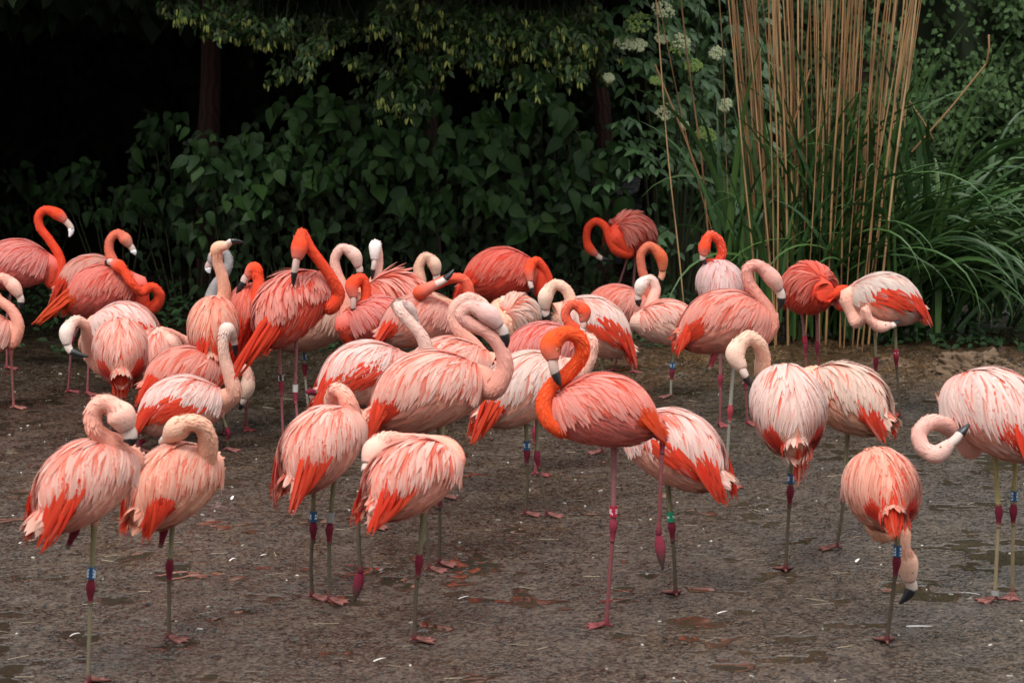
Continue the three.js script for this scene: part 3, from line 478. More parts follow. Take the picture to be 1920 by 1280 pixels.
    if (L.band) {
      const low = L.band[2] === 'low', a = low ? Ft.clone().lerp(K, 0.07) : K.clone().lerp(T, L.band[3] ?? 0.22), dir = (low ? K.clone().sub(Ft) : T.clone().sub(K)).normalize(), hgt = L.band[2] === 'low' ? 0.025 : 0.05;
      const g = new THREE.CylinderGeometry(0.0185, 0.0185, hgt, 18, 1, true), g2 = new THREE.CylinderGeometry(0.0165, 0.0165, hgt, 18, 1, true), r1 = new THREE.RingGeometry(0.0165, 0.0185, 18).rotateX(-Math.PI / 2).translate(0, hgt / 2, 0);
      const bm_ = mesh('leg_band', mergeGeometries([g, g2, r1]), bandMat(...BANDS[L.band[0]], L.band[1]), o); bm_.position.copy(a); bm_.quaternion.setFromUnitVectors(V(0, 1, 0), dir); bm_.material.side = THREE.DoubleSide;
      bm_.userData.label = L.band[0] + ' leg band' + (L.band[1] ? ' with pale lettering' : '');
    }
  }
  mesh('body', mergeGeometries(parts), skinMat, o);
  // --- bill and eyes
  const kink = loc(S.kink), tip = loc(S.tip), ax = bb.clone().sub(head).normalize(); let dn = tip.clone().sub(bb); dn.addScaledVector(ax, -dn.dot(ax)); if (dn.length() < 0.004) dn = V(0, -1, 0).addScaledVector(ax, ax.y); dn.normalize(); const side = ax.clone().cross(dn).normalize(), hk = S.hk ?? 1;
  const bs = bb.clone().addScaledVector(ax, -0.012);
  const bill = mesh('bill', tube(smoothPts([bs, bb.clone().lerp(kink, 0.5).addScaledVector(dn, -0.004), kink], 5), (s) => [hk * (0.029 - 0.004 * s), hk * (0.022 - 0.003 * s)], (s) => mixc(mixc(P.bill, P.head, 0.2), P.bill, s), 12, dn), billMat, o);
  mesh('bill_tip', tube(smoothPts([kink.clone().lerp(bb, 0.12), kink.clone().lerp(tip, 0.45).addScaledVector(dn, -0.003), tip], 5), (s) => [hk * (0.0258 - 0.021 * s * s), hk * (0.0195 - 0.015 * s * s)], one, 12, dn), S.tipc ? billMat : blackMat, bill);
  for (const s of [-1, 1]) {
    const e = head.clone().lerp(bb, 0.42).addScaledVector(side, s * 0.036 * hk).addScaledVector(dn, -0.012 * hk);
    const eye = mesh('eye', new THREE.SphereGeometry(0.0068, 10, 8), irisMat, o); eye.position.copy(e);
    const pu = mesh('pupil', new THREE.SphereGeometry(0.0045, 8, 6), blackMat, eye); pu.position.copy(side).multiplyScalar(s * 0.0036);
  }
  // --- plumage
  const UP = V(0, 1, 0);
  const surf = (u, th, h) => { const q = tp(u), cy = Math.cos(th), sz = Math.sin(th); return w(q[0], q[1] + cy * (q[2] + h / k), sz * (q[3] + h / k)); };
  const nrm = (u, th) => { const q = tp(u); return Y.clone().multiplyScalar(Math.cos(th) / q[2]).addScaledVector(Z, Math.sin(th) / q[3]).normalize(); };
  const F = { l: null }; // accumulators
  const acc = () => ({ pos: [], idx: [], col: [], uv: [] });
  function strip(A, path, side0, nrm0, wid, c0, c1, c2, camber = 0.09, point = 1.0) {
    const n = path.length, b0 = A.pos.length / 3, jit = 1 + 0.1 * gs();
    for (let i = 0; i < n; i++) {
      const t = i / (n - 1), T = path[Math.min(i + 1, n - 1)].clone().sub(path[Math.max(i - 1, 0)]).normalize(); const N = nrm0[i]; const B = T.clone().cross(N).normalize();
      const ww = wid * 0.5 * Math.pow(Math.sin(Math.PI * clamp(0.12 + t * 0.86)), 0.6) * (1 - 0.25 * t * point) * (i === n - 1 ? 0.3 : 1);
      for (const s of [-1, 0, 1]) { A.pos.push(path[i].x + B.x * s * ww + N.x * (s ? 0 : camber * ww), path[i].y + B.y * s * ww + N.y * (s ? 0 : camber * ww), path[i].z + B.z * s * ww + N.z * (s ? 0 : camber * ww)); A.uv.push(s / 2 + 0.5, t); const c = scl(t < 0.4 ? mixc(c0, c1, t / 0.4) : mixc(c1, c2, (t - 0.4) / 0.6), jit); A.col.push(c[0], c[1], c[2]); }
    }
    for (let i = 0; i < n - 1; i++) { const a = b0 + i * 3; A.idx.push(a, a + 1, a + 3, a + 1, a + 4, a + 3, a + 1, a + 2, a + 4, a + 2, a + 5, a + 4); }
  }
  // a feather laid over the body from (u, th), heading al (0 back, pi/2 down the flank)
  function lay(A, u, th, al, len, wid, h0, h1, c0, c1, c2, maxTh = 9, nseg = 6) {
    const path = [], nn = []; let uu = u, tt = th, fall = 0, back = 0; const ds = len / nseg, sgn = th < 0 ? -1 : 1, curl = gs() * 0.1;
    for (let i = 0; i <= nseg; i++) {
      const h = lerp(h0, h1, Math.pow(i / nseg, 1.3)), p = surf(Math.min(uu, 1), tt, h * k), N = nrm(Math.min(uu, 0.97), tt); p.y -= fall; if (back) p.addScaledVector(X, -back * k).addScaledVector(UP, -back * 0.3);
      path.push(p); nn.push(N); const q = tp(clamp(uu, 0.02, 0.97)), R = (q[2] + q[3]) / 2; const a = al + curl * i / nseg;
      if (uu < 0.97) uu = Math.min(0.98, uu + Math.cos(a) * ds / 0.56); else back += Math.cos(a) * ds * 0.9;
      const dth = Math.sin(a) * ds / Math.max(R, 0.06); if (Math.abs(tt) + dth > maxTh) fall += Math.sin(a) * ds * k; else tt += sgn * dth;
    }
    strip(A, path, null, nn, wid * k, c0, c1, c2);
  }
  const ruffle = S.ruffle ?? 0, scl_ = S.scap ?? 1, body = acc();
  for (let i = 0; i < 520; i++) { // breast, flank and belly
    const u = Math.pow(rnd(), 0.9) * 0.98, th = rr(-Math.PI, Math.PI), c = mixc(P.belly, P.pale, rnd() * 0.55); lay(body, u, th, 0.35 + rnd() * 0.3, rr(0.05, 0.085), rr(0.012, 0.02), 0.001, rr(0.004, 0.008) + ruffle * rnd() * 0.02, mixc(c, P.coral, 0.15), c, mixc(c, P.pale2, 0.35), 9, 4);
  }
  mesh('contour_feathers', geo(body.pos, body.idx, body.col, body.uv), featherMat, o).userData.kind = 'stuff';
  const tail = acc();
  for (let i = 0; i < 22; i++) { const a = (i / 21 - 0.5) * 2; lay(tail, rr(0.8, 0.86), Math.sin(a) * 1.5, 0.04, rr(0.085, 0.1) * (S.tailk ?? 1), 0.05, 0.0, 0.006 + 0.006 * rnd(), P.tail, mixc(P.tail, P.pale, 0.5 * rnd()), mixc(P.tail, P.pale2, 0.8 * rnd()), 9, 6); }
  for (let i = 0; i < 60; i++) { const s = rnd() < 0.5 ? -1 : 1; lay(tail, rr(0.55, 0.85), s * rr(1.7, 3.1), 0.1, rr(0.08, 0.11), 0.03, 0.0, 0.012, P.belly, mixc(P.belly, P.pale, 0.4), P.pale, 9, 5); }
  for (let i = 0; i < 46; i++) { const c = rnd() < 0.55 ? mixc(P.red2, P.tail, rnd()) : mixc(P.pale, P.pale2, rnd()); lay(tail, rr(0.66, 0.92), rr(-1.5, 1.5), 0.1, rr(0.09, 0.14), rr(0.024, 0.034), 0.004, 0.014, mixc(c, P.coral, 0.4), c, mixc(c, P.pale2, 0.2), 9, 5); }
  mesh('tail', geo(tail.pos, tail.idx, tail.col, tail.uv), featherMat, o);
  for (const s of [-1, 1]) { // folded wings: red coverts, dark quills, long pale plumes draped over them
    const A = acc(), sk = s < 0 ? (S.scapL ?? 1) : (S.scapR ?? 1);
    for (let i = 0; i < (S.redU < 0.5 ? 10 : 0); i++) lay(A, rr(0.5, 0.7), s * rr(1.55, 1.75), 0.1, rr(0.12, 0.18), 0.024, 0.004, 0.008, ...Array(3).fill([0.02, 0.016, 0.018]), 9, 6);
    for (let i = 0; i < 62; i++) { const c = scl(mixc(P.red, P.red2, rnd()), rr(0.85, 1.1)); lay(A, rr(S.redU ?? 0.7, 0.88), s * rr(1.0, 1.68), rr(0.15, 0.45), rr(0.1, 0.15), rr(0.024, 0.032), 0.009, rr(0.014, 0.02), c, c, mixc(c, rnd() < 0.2 ? P.pale : P.red2, 0.5), 9, 5); }
    const dn_ = S.drape ?? 1, dl = (s < 0 ? S.drapeL : S.drapeR) ?? dn_;
    for (let i = 0; i < 30 * (dl > 0 ? 1 : 0); i++) { // long red plumes falling past the tail
      const c = scl(mixc(P.red, P.red2, rnd()), rr(0.85, 1.12)), u = rr(S.drU ?? 0.7, 0.9), th = s * rr(...(S.drT ?? [0.55, 1.5])), st = surf(u, th, 0.012), dt = S.dt ?? [-0.38, -0.15, 0.06], q_ = Math.pow(rnd(), 0.7);
      const en = w(-0.27 + (dt[0] + 0.27) * dl * q_ + gs() * 0.012, dt[1] * lerp(0.7, 1, q_) + gs() * 0.02, s * dt[2] + gs() * 0.03), mid = st.clone().lerp(en, 0.45).addScaledVector(nrm(0.75, th), 0.045 * k);
      const path = [], nn = []; for (let q = 0; q <= 7; q++) { const t = q / 7; path.push(st.clone().multiplyScalar((1 - t) * (1 - t)).addScaledVector(mid, 2 * t * (1 - t)).addScaledVector(en, t * t)); nn.push(nrm(0.8, th * 0.85)); }
      strip(A, path, null, nn, rr(0.016, 0.026) * k, c, c, mixc(c, rnd() < 0.2 ? P.pale : P.red2, 0.5));
    }
    const nS = Math.round((S.nS ?? 215) * 1.6);
    for (let i = 0; i < nS; i++) { // scapular plumes, lower rows first
      const row = 1 - i / nS, u = lerp(0.03, 0.85, Math.pow(rnd(), 1.1)), th = s * Math.max(0, 0.02 + row * 1.0 + 0.08 * gs()), cor = rnd() < P.mix + 0.14 * (row < 0.25 ? 1 : 0);
      const tint = mixc(P.pale, P.pale2, Math.pow(rnd(), 0.8)), c1 = cor ? mixc(P.coral, P.pale, rnd() * 0.45) : tint, c0 = mixc(P.coral, c1, cor ? 0.1 : 0.5), c2 = cor ? mixc(c1, tint, rnd() * 0.8) : mixc(tint, P.pale2, 0.8);
      const al = lerp(1.25, 0.55, sm(0.05, 0.85, u)) * (0.45 + 0.55 * sm(0, 0.35, row)) + 0.06 * gs();
      lay(A, u, th, al, rr(0.15, 0.235) * lerp(1, 0.5, sm(0.5, 0.85, u)) * (0.72 + 0.4 * (1 - row)) * scl_ * sk, cor ? rr(0.01, 0.018) : rr(0.021, 0.038), 0.004 + 0.01 * (1 - row) * row * 2, 0.008 + 0.009 * (1 - row) + 0.002 * gs() + ruffle * rnd() * 0.05, c0, c1, c2, 1.72, 7);
    }
    for (let i = 0; i < 26; i++) { const cor = rnd() < P.mix, c = cor ? mixc(P.coral, P.pale, rnd()) : mixc(P.pale, P.pale2, rnd()); lay(A, rr(0.1, 0.72), s * rr(0.0, 0.22), 0.05 + 0.2 * rnd(), rr(0.11, 0.16), rr(0.022, 0.034), 0.01, 0.02 + ruffle * rnd() * 0.06, mixc(P.coral, c, 0.5), c, mixc(c, P.pale2, 0.5), 1.7, 6); }
    mesh('wing', geo(A.pos, A.idx, A.col, A.uv), featherMat, o);
  }
  const hackle = acc(); // short feathers where the neck meets the breast and along the nape
  for (let i = 0; i < 620; i++) { const j = 17 + Math.floor(Math.pow(rnd(), 1.15) * (pts.length - 29)), a = pts[j], b = pts[j + 1], T = b.clone().sub(a).normalize(), r = rad[j][0], phi = rr(0, 6.28); let n1 = T.clone().cross(Z); if (n1.length() < 0.1) n1 = T.clone().cross(Y); n1.normalize(); const n2 = T.clone().cross(n1), N = n1.clone().multiplyScalar(Math.cos(phi)).addScaledVector(n2, Math.sin(phi)); const c = mixc(col[j], P.pale, rnd() * 0.15), path = []; for (let q = 0; q <= 3; q++) path.push(a.clone().addScaledVector(N, r * 0.985 + q * 0.0012).addScaledVector(T, -q * 0.0085)); strip(hackle, path, null, [N, N, N, N], 0.0095, scl(c, 1.02 + 0.06 * rnd()), scl(c, 1.1), scl(c, 1.12)); }
  mesh('neck_feathers', geo(hackle.pos, hackle.idx, hackle.col, hackle.uv), neckFeatherMat, o).userData.kind = 'stuff';
}
const K_ = 1.0;
const FLOCK = [
{ id: 1, label: 'coral red flamingo cut by the frame edge, long S neck raised, pale bill drooping', pal: 'rosy', F: 690, c: [28, 497], yaw: 0, pitch: 4, k: 1.1, neck: [[98, 531], [113, 508], [110, 480], [92, 450], [74, 425], [72, 405], [84, 394]], head: [108, 402], base: [122, 414], kink: [134, 430], tip: [129, 444], tipc: 1, drape: 0, legs: [{ k: [10, 610], f: [12, 690] }] },
{ id: 2, label: 'dull pink flamingo whose hooked neck rises behind the one with its neck along its back', pal: 'mix', col: { neck: [0.74, 0.15, 0.09], neck2: [0.74, 0.17, 0.1], head: [0.75, 0.2, 0.13], pale: [0.6, 0.34, 0.27] }, F: 690, c: [168, 522], yaw: 5, k: 1.0, neck: [[222, 520], [212, 492], [204, 468], [207, 448], [220, 438]], head: [234, 448], base: [243, 461], kink: [249, 470], tip: [253, 478], tipc: 1, nS: 120 },
{ id: 3, tailk: 1.5, label: 'orange red flamingo resting its looped neck along its back, ragged tail outstretched', pal: 'rosy', col: { red2: [0.85, 0.14, 0.04], pale: [0.83, 0.16, 0.11], pale2: [0.85, 0.3, 0.24] }, F: 738, c: [190, 545], yaw: 3, pitch: 14, k: 1.05, neck: [[270, 580, 0.0], [292, 571, 0.04], [298, 552, 0.07], [284, 538, 0.1], [264, 547, 0.13], [246, 531, 0.17], [234, 512, 0.16]], head: [222, 499, 0.14], base: [210, 492, 0.11], kink: [203, 492, 0.08], tip: [196, 496, 0.05], drape: 1.3, dt: [-0.5, -0.12, 0.05], drU: 0.78, legs: [{ t: [165, 590], k: [133, 640], f: [127, 736], toes: 10 }, { t: [172, 592], k: [166, 650], f: [163, 740], toes: -30 }] },
{ id: 4, label: 'pale headed flamingo cut off by the frame edge, standing on one pink leg', pal: 'chil', F: 770, c: [-48, 628], yaw: 5, pitch: 8, k: 1.0, neck: [[22, 640], [33, 612], [22, 582], [-6, 558], [-14, 532], [2, 521]], head: [24, 536], base: [36, 555], kink: [38, 567], tip: [35, 580], drape: 0, col: { leg: [0.45, 0.17, 0.15], tib: [0.4, 0.2, 0.17], skin: [0.45, 0.14, 0.12] }, legs: [{ t: [10, 640], k: [19, 660], f: [25, 767], toes: -5 }] },
{ id: 5, label: 'white and coral striped flamingo showing only its back above the drooping black bill', pal: 'white', F: 775, c: [236, 612], yaw: 165, pitch: 6, k: 0.92, neck: [[165, 630, -0.1], [160, 650, -0.2], [185, 660, -0.22]], head: [205, 660, -0.22], base: [220, 660, -0.2], kink: [230, 662, -0.2], tip: [240, 668, -0.2] },
{ id: 6, redU: 0.75, drU: 0.72, drT: [0, 0.6], dt: [-0.34, -0.2, 0.02], tailk: 1.7, label: 'flamingo seen from behind, white head curled sideways with a large black bill tip', pal: 'chil', col: { head: [0.8, 0.62, 0.54], neck2: [0.74, 0.5, 0.4], mix: 0.34 }, F: 812, c: [226, 657], yaw: 100, pitch: 16, k: 1.1, scap: 0.9, neck: [[195, 690, -0.3], [168, 668, -0.27], [162, 632, -0.2], [158, 610, -0.14], [142, 601, -0.08]], head: [124, 622, -0.02], base: [125, 647, 0], kink: [134, 660, 0.01], tip: [165, 669, 0.02], legs: [{ t: [224, 700], k: [212, 750], f: [207, 812] }], drape: 0.7 },
{ id: 7, label: 'flamingo tucking its pale neck down beside the one curling its white head sideways', pal: 'chil', F: 806, c: [290, 668], yaw: 75, pitch: 14, k: 0.95, neck: [[345, 672, -0.22], [355, 648, -0.22], [338, 636, -0.18], [312, 624, -0.08], [300, 624, 0]], head: [318, 641, 0.04], base: [332, 655, 0.05], kink: [340, 664, 0.04], tip: [346, 675, 0.02], legs: [{ k: [290, 760], f: [288, 806] }], drape: 0.6 },
{ id: 8, label: 'deep pink flamingo behind the upright pale neck, its own head looped down low', pal: 'mix', col: { head: [0.76, 0.52, 0.4], neck: [0.72, 0.38, 0.27] }, F: 826, c: [342, 702], yaw: 12, pitch: 8, k: 0.98, neck: [[420, 708, -0.1], [436, 704, -0.12], [448, 692, -0.12], [462, 696, -0.1]], head: [464, 724, -0.08], base: [458, 746, -0.08], kink: [454, 756, -0.1], tip: [448, 768, -0.12], nS: 190 },
{ id: 9, tailk: 1.4, redU: 0.25, label: 'white winged flamingo with red wing stripe, pale neck straight up, head turned away', pal: 'white', col: { neck: [0.72, 0.34, 0.24], neck2: [0.66, 0.46, 0.38], head: [0.66, 0.5, 0.43] }, F: 846, c: [338, 762], yaw: 8, pitch: 10, k: 1.05, scap: 0.85, neck: [[438, 735, 0.02], [430, 703, 0.03], [421, 672, 0.03], [418, 642, 0.03]], head: [425, 618, 0], base: [437, 634, -0.06], kink: [440, 648, -0.07], tip: [440, 668, -0.06], legs: [{ t: [415, 790], k: [428, 812], f: [425, 845], s: 0.8, toes: -10 }, { k: [262, 830], f: [265, 850] }] },
{ id: 10, tailk: 1.5, drT: [0, 0.7], label: 'flamingo from behind stretching its neck up, black bill pointing back over its shoulder', pal: 'peach', col: { mix: 0.42, head: [0.8, 0.42, 0.27] }, F: 815, c: [400, 614], yaw: 93, pitch: 30, k: 1.0, neck: [[415, 572, -0.15], [420, 545, -0.12], [415, 515, -0.1], [407, 488, -0.08]], head: [407, 466, -0.06], base: [427, 459, -0.05], kink: [434, 452, -0.05], tip: [456, 454, -0.05], hk: 0.9, legs: [{ k: [420, 740], f: [420, 815] }] },
{ id: 11, label: 'grey juvenile flamingo hidden behind the one pointing its bill up', pal: 'grey', F: 745, c: [402, 600], yaw: 95, k: 0.85, neck: [[395, 568, -0.2], [403, 538, -0.2], [421, 512, -0.2], [428, 490, -0.2], [420, 474, -0.2]], head: [403, 480, -0.2], base: [394, 493, -0.2], kink: [389, 503, -0.2], tip: [393, 512, -0.2], tipc: 1, nS: 60, drape: 0 },
{ id: 12, label: 'red flamingo peering sideways, black tipped bill beside the large red preening one', pal: 'carib', F: 806, c: [468, 580], yaw: 100, pitch: 25, k: 0.86, neck: [[482, 575, 0.13], [484, 548, 0.12], [484, 524, 0.1]], head: [476, 504, 0.08], base: [463, 518, 0.08], kink: [456, 530, 0.08], tip: [443, 550, 0.08], legs: [{ t: [468, 630], k: [463, 700], f: [460, 804], toes: -60, band: ['black', 'DTF', 0, 0.2] }] },
{ id: 13, label: 'large red flamingo preening its back, head turned down between shoulders, long orange tail plumes', pal: 'carib', col: { pale: [0.85, 0.25, 0.18], pale2: [0.88, 0.38, 0.31], mix: 0.35 }, F: 832, c: [546, 575], yaw: 32, pitch: 34, k: 1.12, hk: 1.12, scap: 0.85, ruffle: 0.5, drape: 1.2, dt: [-0.6, -0.12, 0.06], neck: [[618, 575, 0.0], [634, 553, 0.0], [625, 528, 0.03], [603, 495, 0.06], [581, 465, 0.08], [566, 438, 0.09]], head: [561, 463, 0.15], base: [556, 486, 0.17], kink: [552, 511, 0.17], tip: [549, 536, 0.16], legs: [{ t: [520, 620], k: [527, 722], f: [531, 836], band: ['black', 'JAU', 0, 0.12] }, { t: [556, 620], k: [553, 738], f: [558, 838], band: ['white', '', 0, 0.08] }] },
{ id: 14, label: 'pale brownish flamingo behind the large preening red one, hooked neck, one banded leg', pal: 'chil', col: { belly: [0.62, 0.33, 0.24], pale: [0.62, 0.36, 0.27], pale2: [0.66, 0.42, 0.33], neck2: [0.74, 0.5, 0.43], head: [0.74, 0.48, 0.4], leg: [0.36, 0.33, 0.26], tib: [0.36, 0.33, 0.26] }, F: 768, c: [578, 612], yaw: 4, pitch: 10, k: 1.0, nS: 60, neck: [[652, 580, 0], [645, 545, 0], [632, 512, 0], [628, 484, 0], [642, 466, 0]], head: [664, 478, 0], base: [672, 500, 0], kink: [674, 510, 0], tip: [672, 526, 0], legs: [{ t: [570, 645], k: [571, 692], f: [578, 768], band: ['blue', 'LCS', 0, 0.4] }], drape: 0.8 },
{ id: 15, label: 'orange necked flamingo facing forward, bill laid down against its breast', pal: 'rosy', F: 792, c: [708, 603], yaw: 205, pitch: 4, k: 0.95, neck: [[655, 632, 0.08], [650, 612, 0.12], [664, 592, 0.1], [682, 572, 0.06], [686, 545, 0.04], [678, 522, 0.05]], head: [660, 534, 0.1], base: [662, 558, 0.12], kink: [662, 578, 0.12], tip: [664, 600, 0.11], legs: [{ k: [700, 720], f: [702, 792] }] },
{ id: 16, label: 'white headed flamingo facing the viewer with ruffled pink back feathers', pal: 'mix', col: { head: [0.82, 0.74, 0.7], neck: [0.74, 0.4, 0.31], neck2: [0.76, 0.5, 0.42], mix: 0.45 }, F: 765, c: [742, 562], yaw: 195, pitch: 10, k: 0.98, ruffle: 1.6, neck: [[695, 570, 0.06], [697, 545, 0.05], [706, 515, 0.0], [709, 486, -0.04], [706, 462, -0.04]], head: [703, 462, 0.03], base: [702, 488, 0.06], kink: [699, 505, 0.06], tip: [697, 525, 0.05], hk: 0.9, legs: [{ k: [742, 700], f: [742, 765] }] },
{ id: 17, label: 'pale flamingo showing only a hooked neck, behind the one laying its head upside down', pal: 'peach', col: { neck: [0.66, 0.38, 0.26], neck2: [0.68, 0.44, 0.32], head: [0.66, 0.44, 0.33] }, F: 750, c: [800, 590], yaw: 20, k: 0.85, neck: [[793, 550, 0.1], [787, 520, 0.1], [786, 498, 0.1], [798, 482, 0.1]], head: [814, 495, 0.1], base: [818, 515, 0.1], kink: [817, 525, 0.1], tip: [814, 537, 0.1], nS: 60, drape: 0 },
{ id: 18, label: 'coral flamingo laying its head upside down on its back, black bill tip in the air', pal: 'mix', col: { neck: [0.75, 0.12, 0.07], neck2: [0.77, 0.09, 0.04], head: [0.78, 0.095, 0.04], pale: [0.82, 0.48, 0.4], mix: 0.36 }, F: 802, c: [782, 603], yaw: 10, pitch: 8, k: 0.98, scap: 0.95, neck: [[852, 602, 0], [868, 576, 0.02], [879, 548, 0.02], [870, 525, 0.02], [846, 522, 0.02], [815, 534, -0.02], [790, 545, -0.02]], head: [789, 548, 0.1], base: [818, 532, 0.12], kink: [836, 522, 0.12], tip: [851, 505, 0.12], legs: [{ k: [790, 720], f: [790, 802] }] },
{ id: 19, tailk: 1.5, redU: 0.2, label: 'white winged flamingo, banded leg tucked back under its tail, pale neck bent over', pal: 'white', col: { neck: [0.74, 0.42, 0.34], neck2: [0.66, 0.48, 0.42], head: [0.64, 0.46, 0.41] }, F: 992, c: [680, 703], yaw: 12, pitch: 14, k: 0.95, scap: 0.95, neck: [[793, 690, 0.02], [800, 660, 0.03], [790, 630, 0.03], [768, 604, 0.02], [750, 583, 0.0], [746, 572, -0.05]], head: [764, 580, -0.12], base: [778, 603, -0.14], kink: [783, 613, -0.14], tip: [787, 626, -0.14], nk: 0.9, hk: 0.85, legs: [{ t: [690, 750], k: [690, 845], f: [697, 992], toes: -10 }, { t: [670, 740, 0.12], k: [578, 734, 0.12], fp: [650, 752, 0.1], toe: [690, 765, 0.08], band: ['navy', 'LCS', 0, 0.3] }] },
{ id: 20, drU: 0.8, drape: 0.8, tailk: 1.5, label: 'pink flamingo in profile, S bent neck, rosy head, black bill tip at its breast', pal: 'chil', col: { neck: [0.72, 0.3, 0.23], neck2: [0.74, 0.42, 0.36], head: [0.74, 0.44, 0.4], belly: [0.7, 0.35, 0.26] }, F: 1068, c: [800, 735], yaw: 10, pitch: 14, k: 1.08, neck: [[926, 728, 0], [946, 692, 0], [940, 655, 0], [913, 622, 0], [880, 606, 0], [866, 589, 0], [881, 576, 0]], head: [914, 588, 0.02], base: [937, 612, 0.02], kink: [946, 628, 0.02], tip: [950, 652, 0.02], legs: [{ t: [824, 795], k: [824, 930], f: [824, 1060], toes: -10 }, { t: [806, 795, 0.05], k: [795, 940, 0.02], f: [806, 1070], toes: -15 }] },
{ id: 21, label: 'pale flamingo whose neck arcs just behind the rosy head of the S necked one', pal: 'chil', col: { neck2: [0.74, 0.5, 0.42] }, F: 935, c: [838, 692], yaw: 6, pitch: 10, k: 0.98, neck: [[905, 672, -0.02], [885, 645, -0.02], [860, 620, 0], [849, 596, 0], [856, 573, 0], [880, 559, 0]], head: [902, 575, -0.02], base: [912, 594, -0.02], kink: [916, 604, -0.02], tip: [920, 618, -0.02], legs: [{ k: [830, 850], f: [828, 935] }] },
{ id: 22, label: 'small peach flamingo curled up asleep, swirling pale feathers, below the bowed red one', pal: 'peach', col: { pale2: [0.84, 0.68, 0.58], mix: 0.25 }, F: 772, c: [966, 597], yaw: 250, pitch: 0, k: 0.92, neck: [[950, 622, 0.22], [944, 604, 0.24], [932, 586, 0.18], [930, 572, 0.1]], head: [944, 568, 0.06], base: [957, 574, 0.05], kink: [963, 580, 0.04], tip: [968, 588, 0.02], nS: 150, hk: 0.8, ruffle: 0.3 },
{ id: 23, label: 'deep red flamingo bowing with neck folded down its breast, above the curled up sleeper', pal: 'carib', col: { pale: [0.78, 0.13, 0.085], pale2: [0.8, 0.2, 0.15], mix: 0.5 }, F: 720, c: [938, 515], yaw: 2, pitch: 6, k: 1.1, neck: [[1016, 548, 0.0], [1026, 527, 0.0], [1018, 503, 0.03], [1004, 490, 0.07]], head: [992, 504, 0.13], base: [994, 528, 0.16], kink: [997, 540, 0.17], tip: [1001, 556, 0.17], hk: 0.85, legs: [{ t: [925, 560], k: [882, 536], fp: [915, 572], toe: [925, 590] }, { k: [945, 640], f: [945, 720] }] },
{ id: 24, tailk: 1.5, redU: 0.3, label: 'pale flamingo with red wing, drooping its black bill beside a smaller red head', pal: 'white', col: { pale: [0.84, 0.58, 0.46], neck: [0.76, 0.46, 0.33], neck2: [0.77, 0.5, 0.37], head: [0.78, 0.54, 0.42], mix: 0.25 }, F: 850, c: [1112, 612], yaw: 188, pitch: 24, k: 0.98, scap: 0.85, drape: 1.1, neck: [[1058, 605, 0.03], [1066, 585, 0.03], [1069, 560, 0.02], [1058, 540, 0.02], [1040, 534, 0.02]], head: [1023, 556, 0.03], base: [1023, 580, 0.03], kink: [1026, 592, 0.03], tip: [1041, 606, 0.03], legs: [{ t: [1130, 660], k: [1130, 745], f: [1128, 850] }] },
{ id: 25, label: 'pink and grey striped flamingo, small red head looped against the pale one behind', pal: 'rosy', col: { neck2: [0.74, 0.15, 0.08] }, F: 893, c: [1015, 660], yaw: 15, pitch: 10, k: 0.95, neck: [[1085, 650, 0.04], [1083, 622, 0.07], [1066, 604, 0.07], [1061, 586, 0.07], [1074, 571, 0.07]], head: [1095, 583, 0.08], base: [1094, 604, 0.09], kink: [1092, 616, 0.09], tip: [1090, 630, 0.09], hk: 0.85, nk: 0.8, tipc: 1, legs: [{ t: [1010, 700], k: [1003, 812], f: [1004, 893], toes: 0 }] },
{ id: 26, label: 'farthest flamingo, red, neck looped down past its breast among the bushes', pal: 'carib', col: { pale: [0.82, 0.2, 0.145], pale2: [0.85, 0.33, 0.26] }, F: 622, c: [1182, 442], yaw: 235, pitch: 8, k: 1.1, ruffle: 0.5, neck: [[1178, 474, 0.2], [1155, 468, 0.25], [1143, 448, 0.26], [1134, 424, 0.25], [1118, 415, 0.22], [1104, 425, 0.2], [1100, 448, 0.18]], head: [1106, 466, 0.18], base: [1119, 478, 0.18], kink: [1130, 485, 0.18], tip: [1149, 487, 0.18], hk: 0.9, legs: [{ k: [1157, 545], f: [1153, 618] }, { t: [1192, 480], k: [1187, 548], f: [1183, 622] }], drape: 0.6 },
{ id: 27, label: 'dusky rose flamingo with tall neck and dark orange bill, hooked over a white necked one', pal: 'mix', col: { neck: [0.62, 0.17, 0.11], neck2: [0.62, 0.15, 0.08], head: [0.6, 0.11, 0.04], belly: [0.66, 0.26, 0.22], bill: [0.72, 0.32, 0.2] }, F: 702, c: [1150, 578], yaw: 4, pitch: 12, k: 0.98, neck: [[1204, 590, 0], [1216, 565, 0], [1211, 530, 0], [1203, 500, 0], [1203, 475, 0], [1218, 461, 0]], head: [1240, 482, 0], base: [1243, 508, 0], kink: [1238, 524, 0], tip: [1220, 537, 0], legs: [{ t: [1183, 608], k: [1184, 648], f: [1186, 700] }, { t: [1160, 610], k: [1160, 650], f: [1152, 694], toes: 180 }] },
{ id: 28, label: 'plump pale flamingo on one blue banded leg, white neck behind the tall rose neck', pal: 'chil', col: { head: [0.8, 0.68, 0.6], neck2: [0.78, 0.6, 0.52], belly: [0.7, 0.42, 0.33], leg: [0.34, 0.32, 0.25] }, F: 745, c: [1252, 606], yaw: 195, pitch: 8, k: 0.93, scap: 0.8, nS: 110, neck: [[1214, 590, -0.02], [1224, 562, -0.06], [1229, 540, -0.08], [1220, 524, -0.08]], head: [1203, 534, -0.08], base: [1198, 553, -0.08], kink: [1197, 562, -0.08], tip: [1199, 575, -0.08], legs: [{ t: [1264, 645], k: [1260, 699], f: [1258, 745], band: ['blue', 'ZC', 0, 0.22] }], drape: 0.6 },
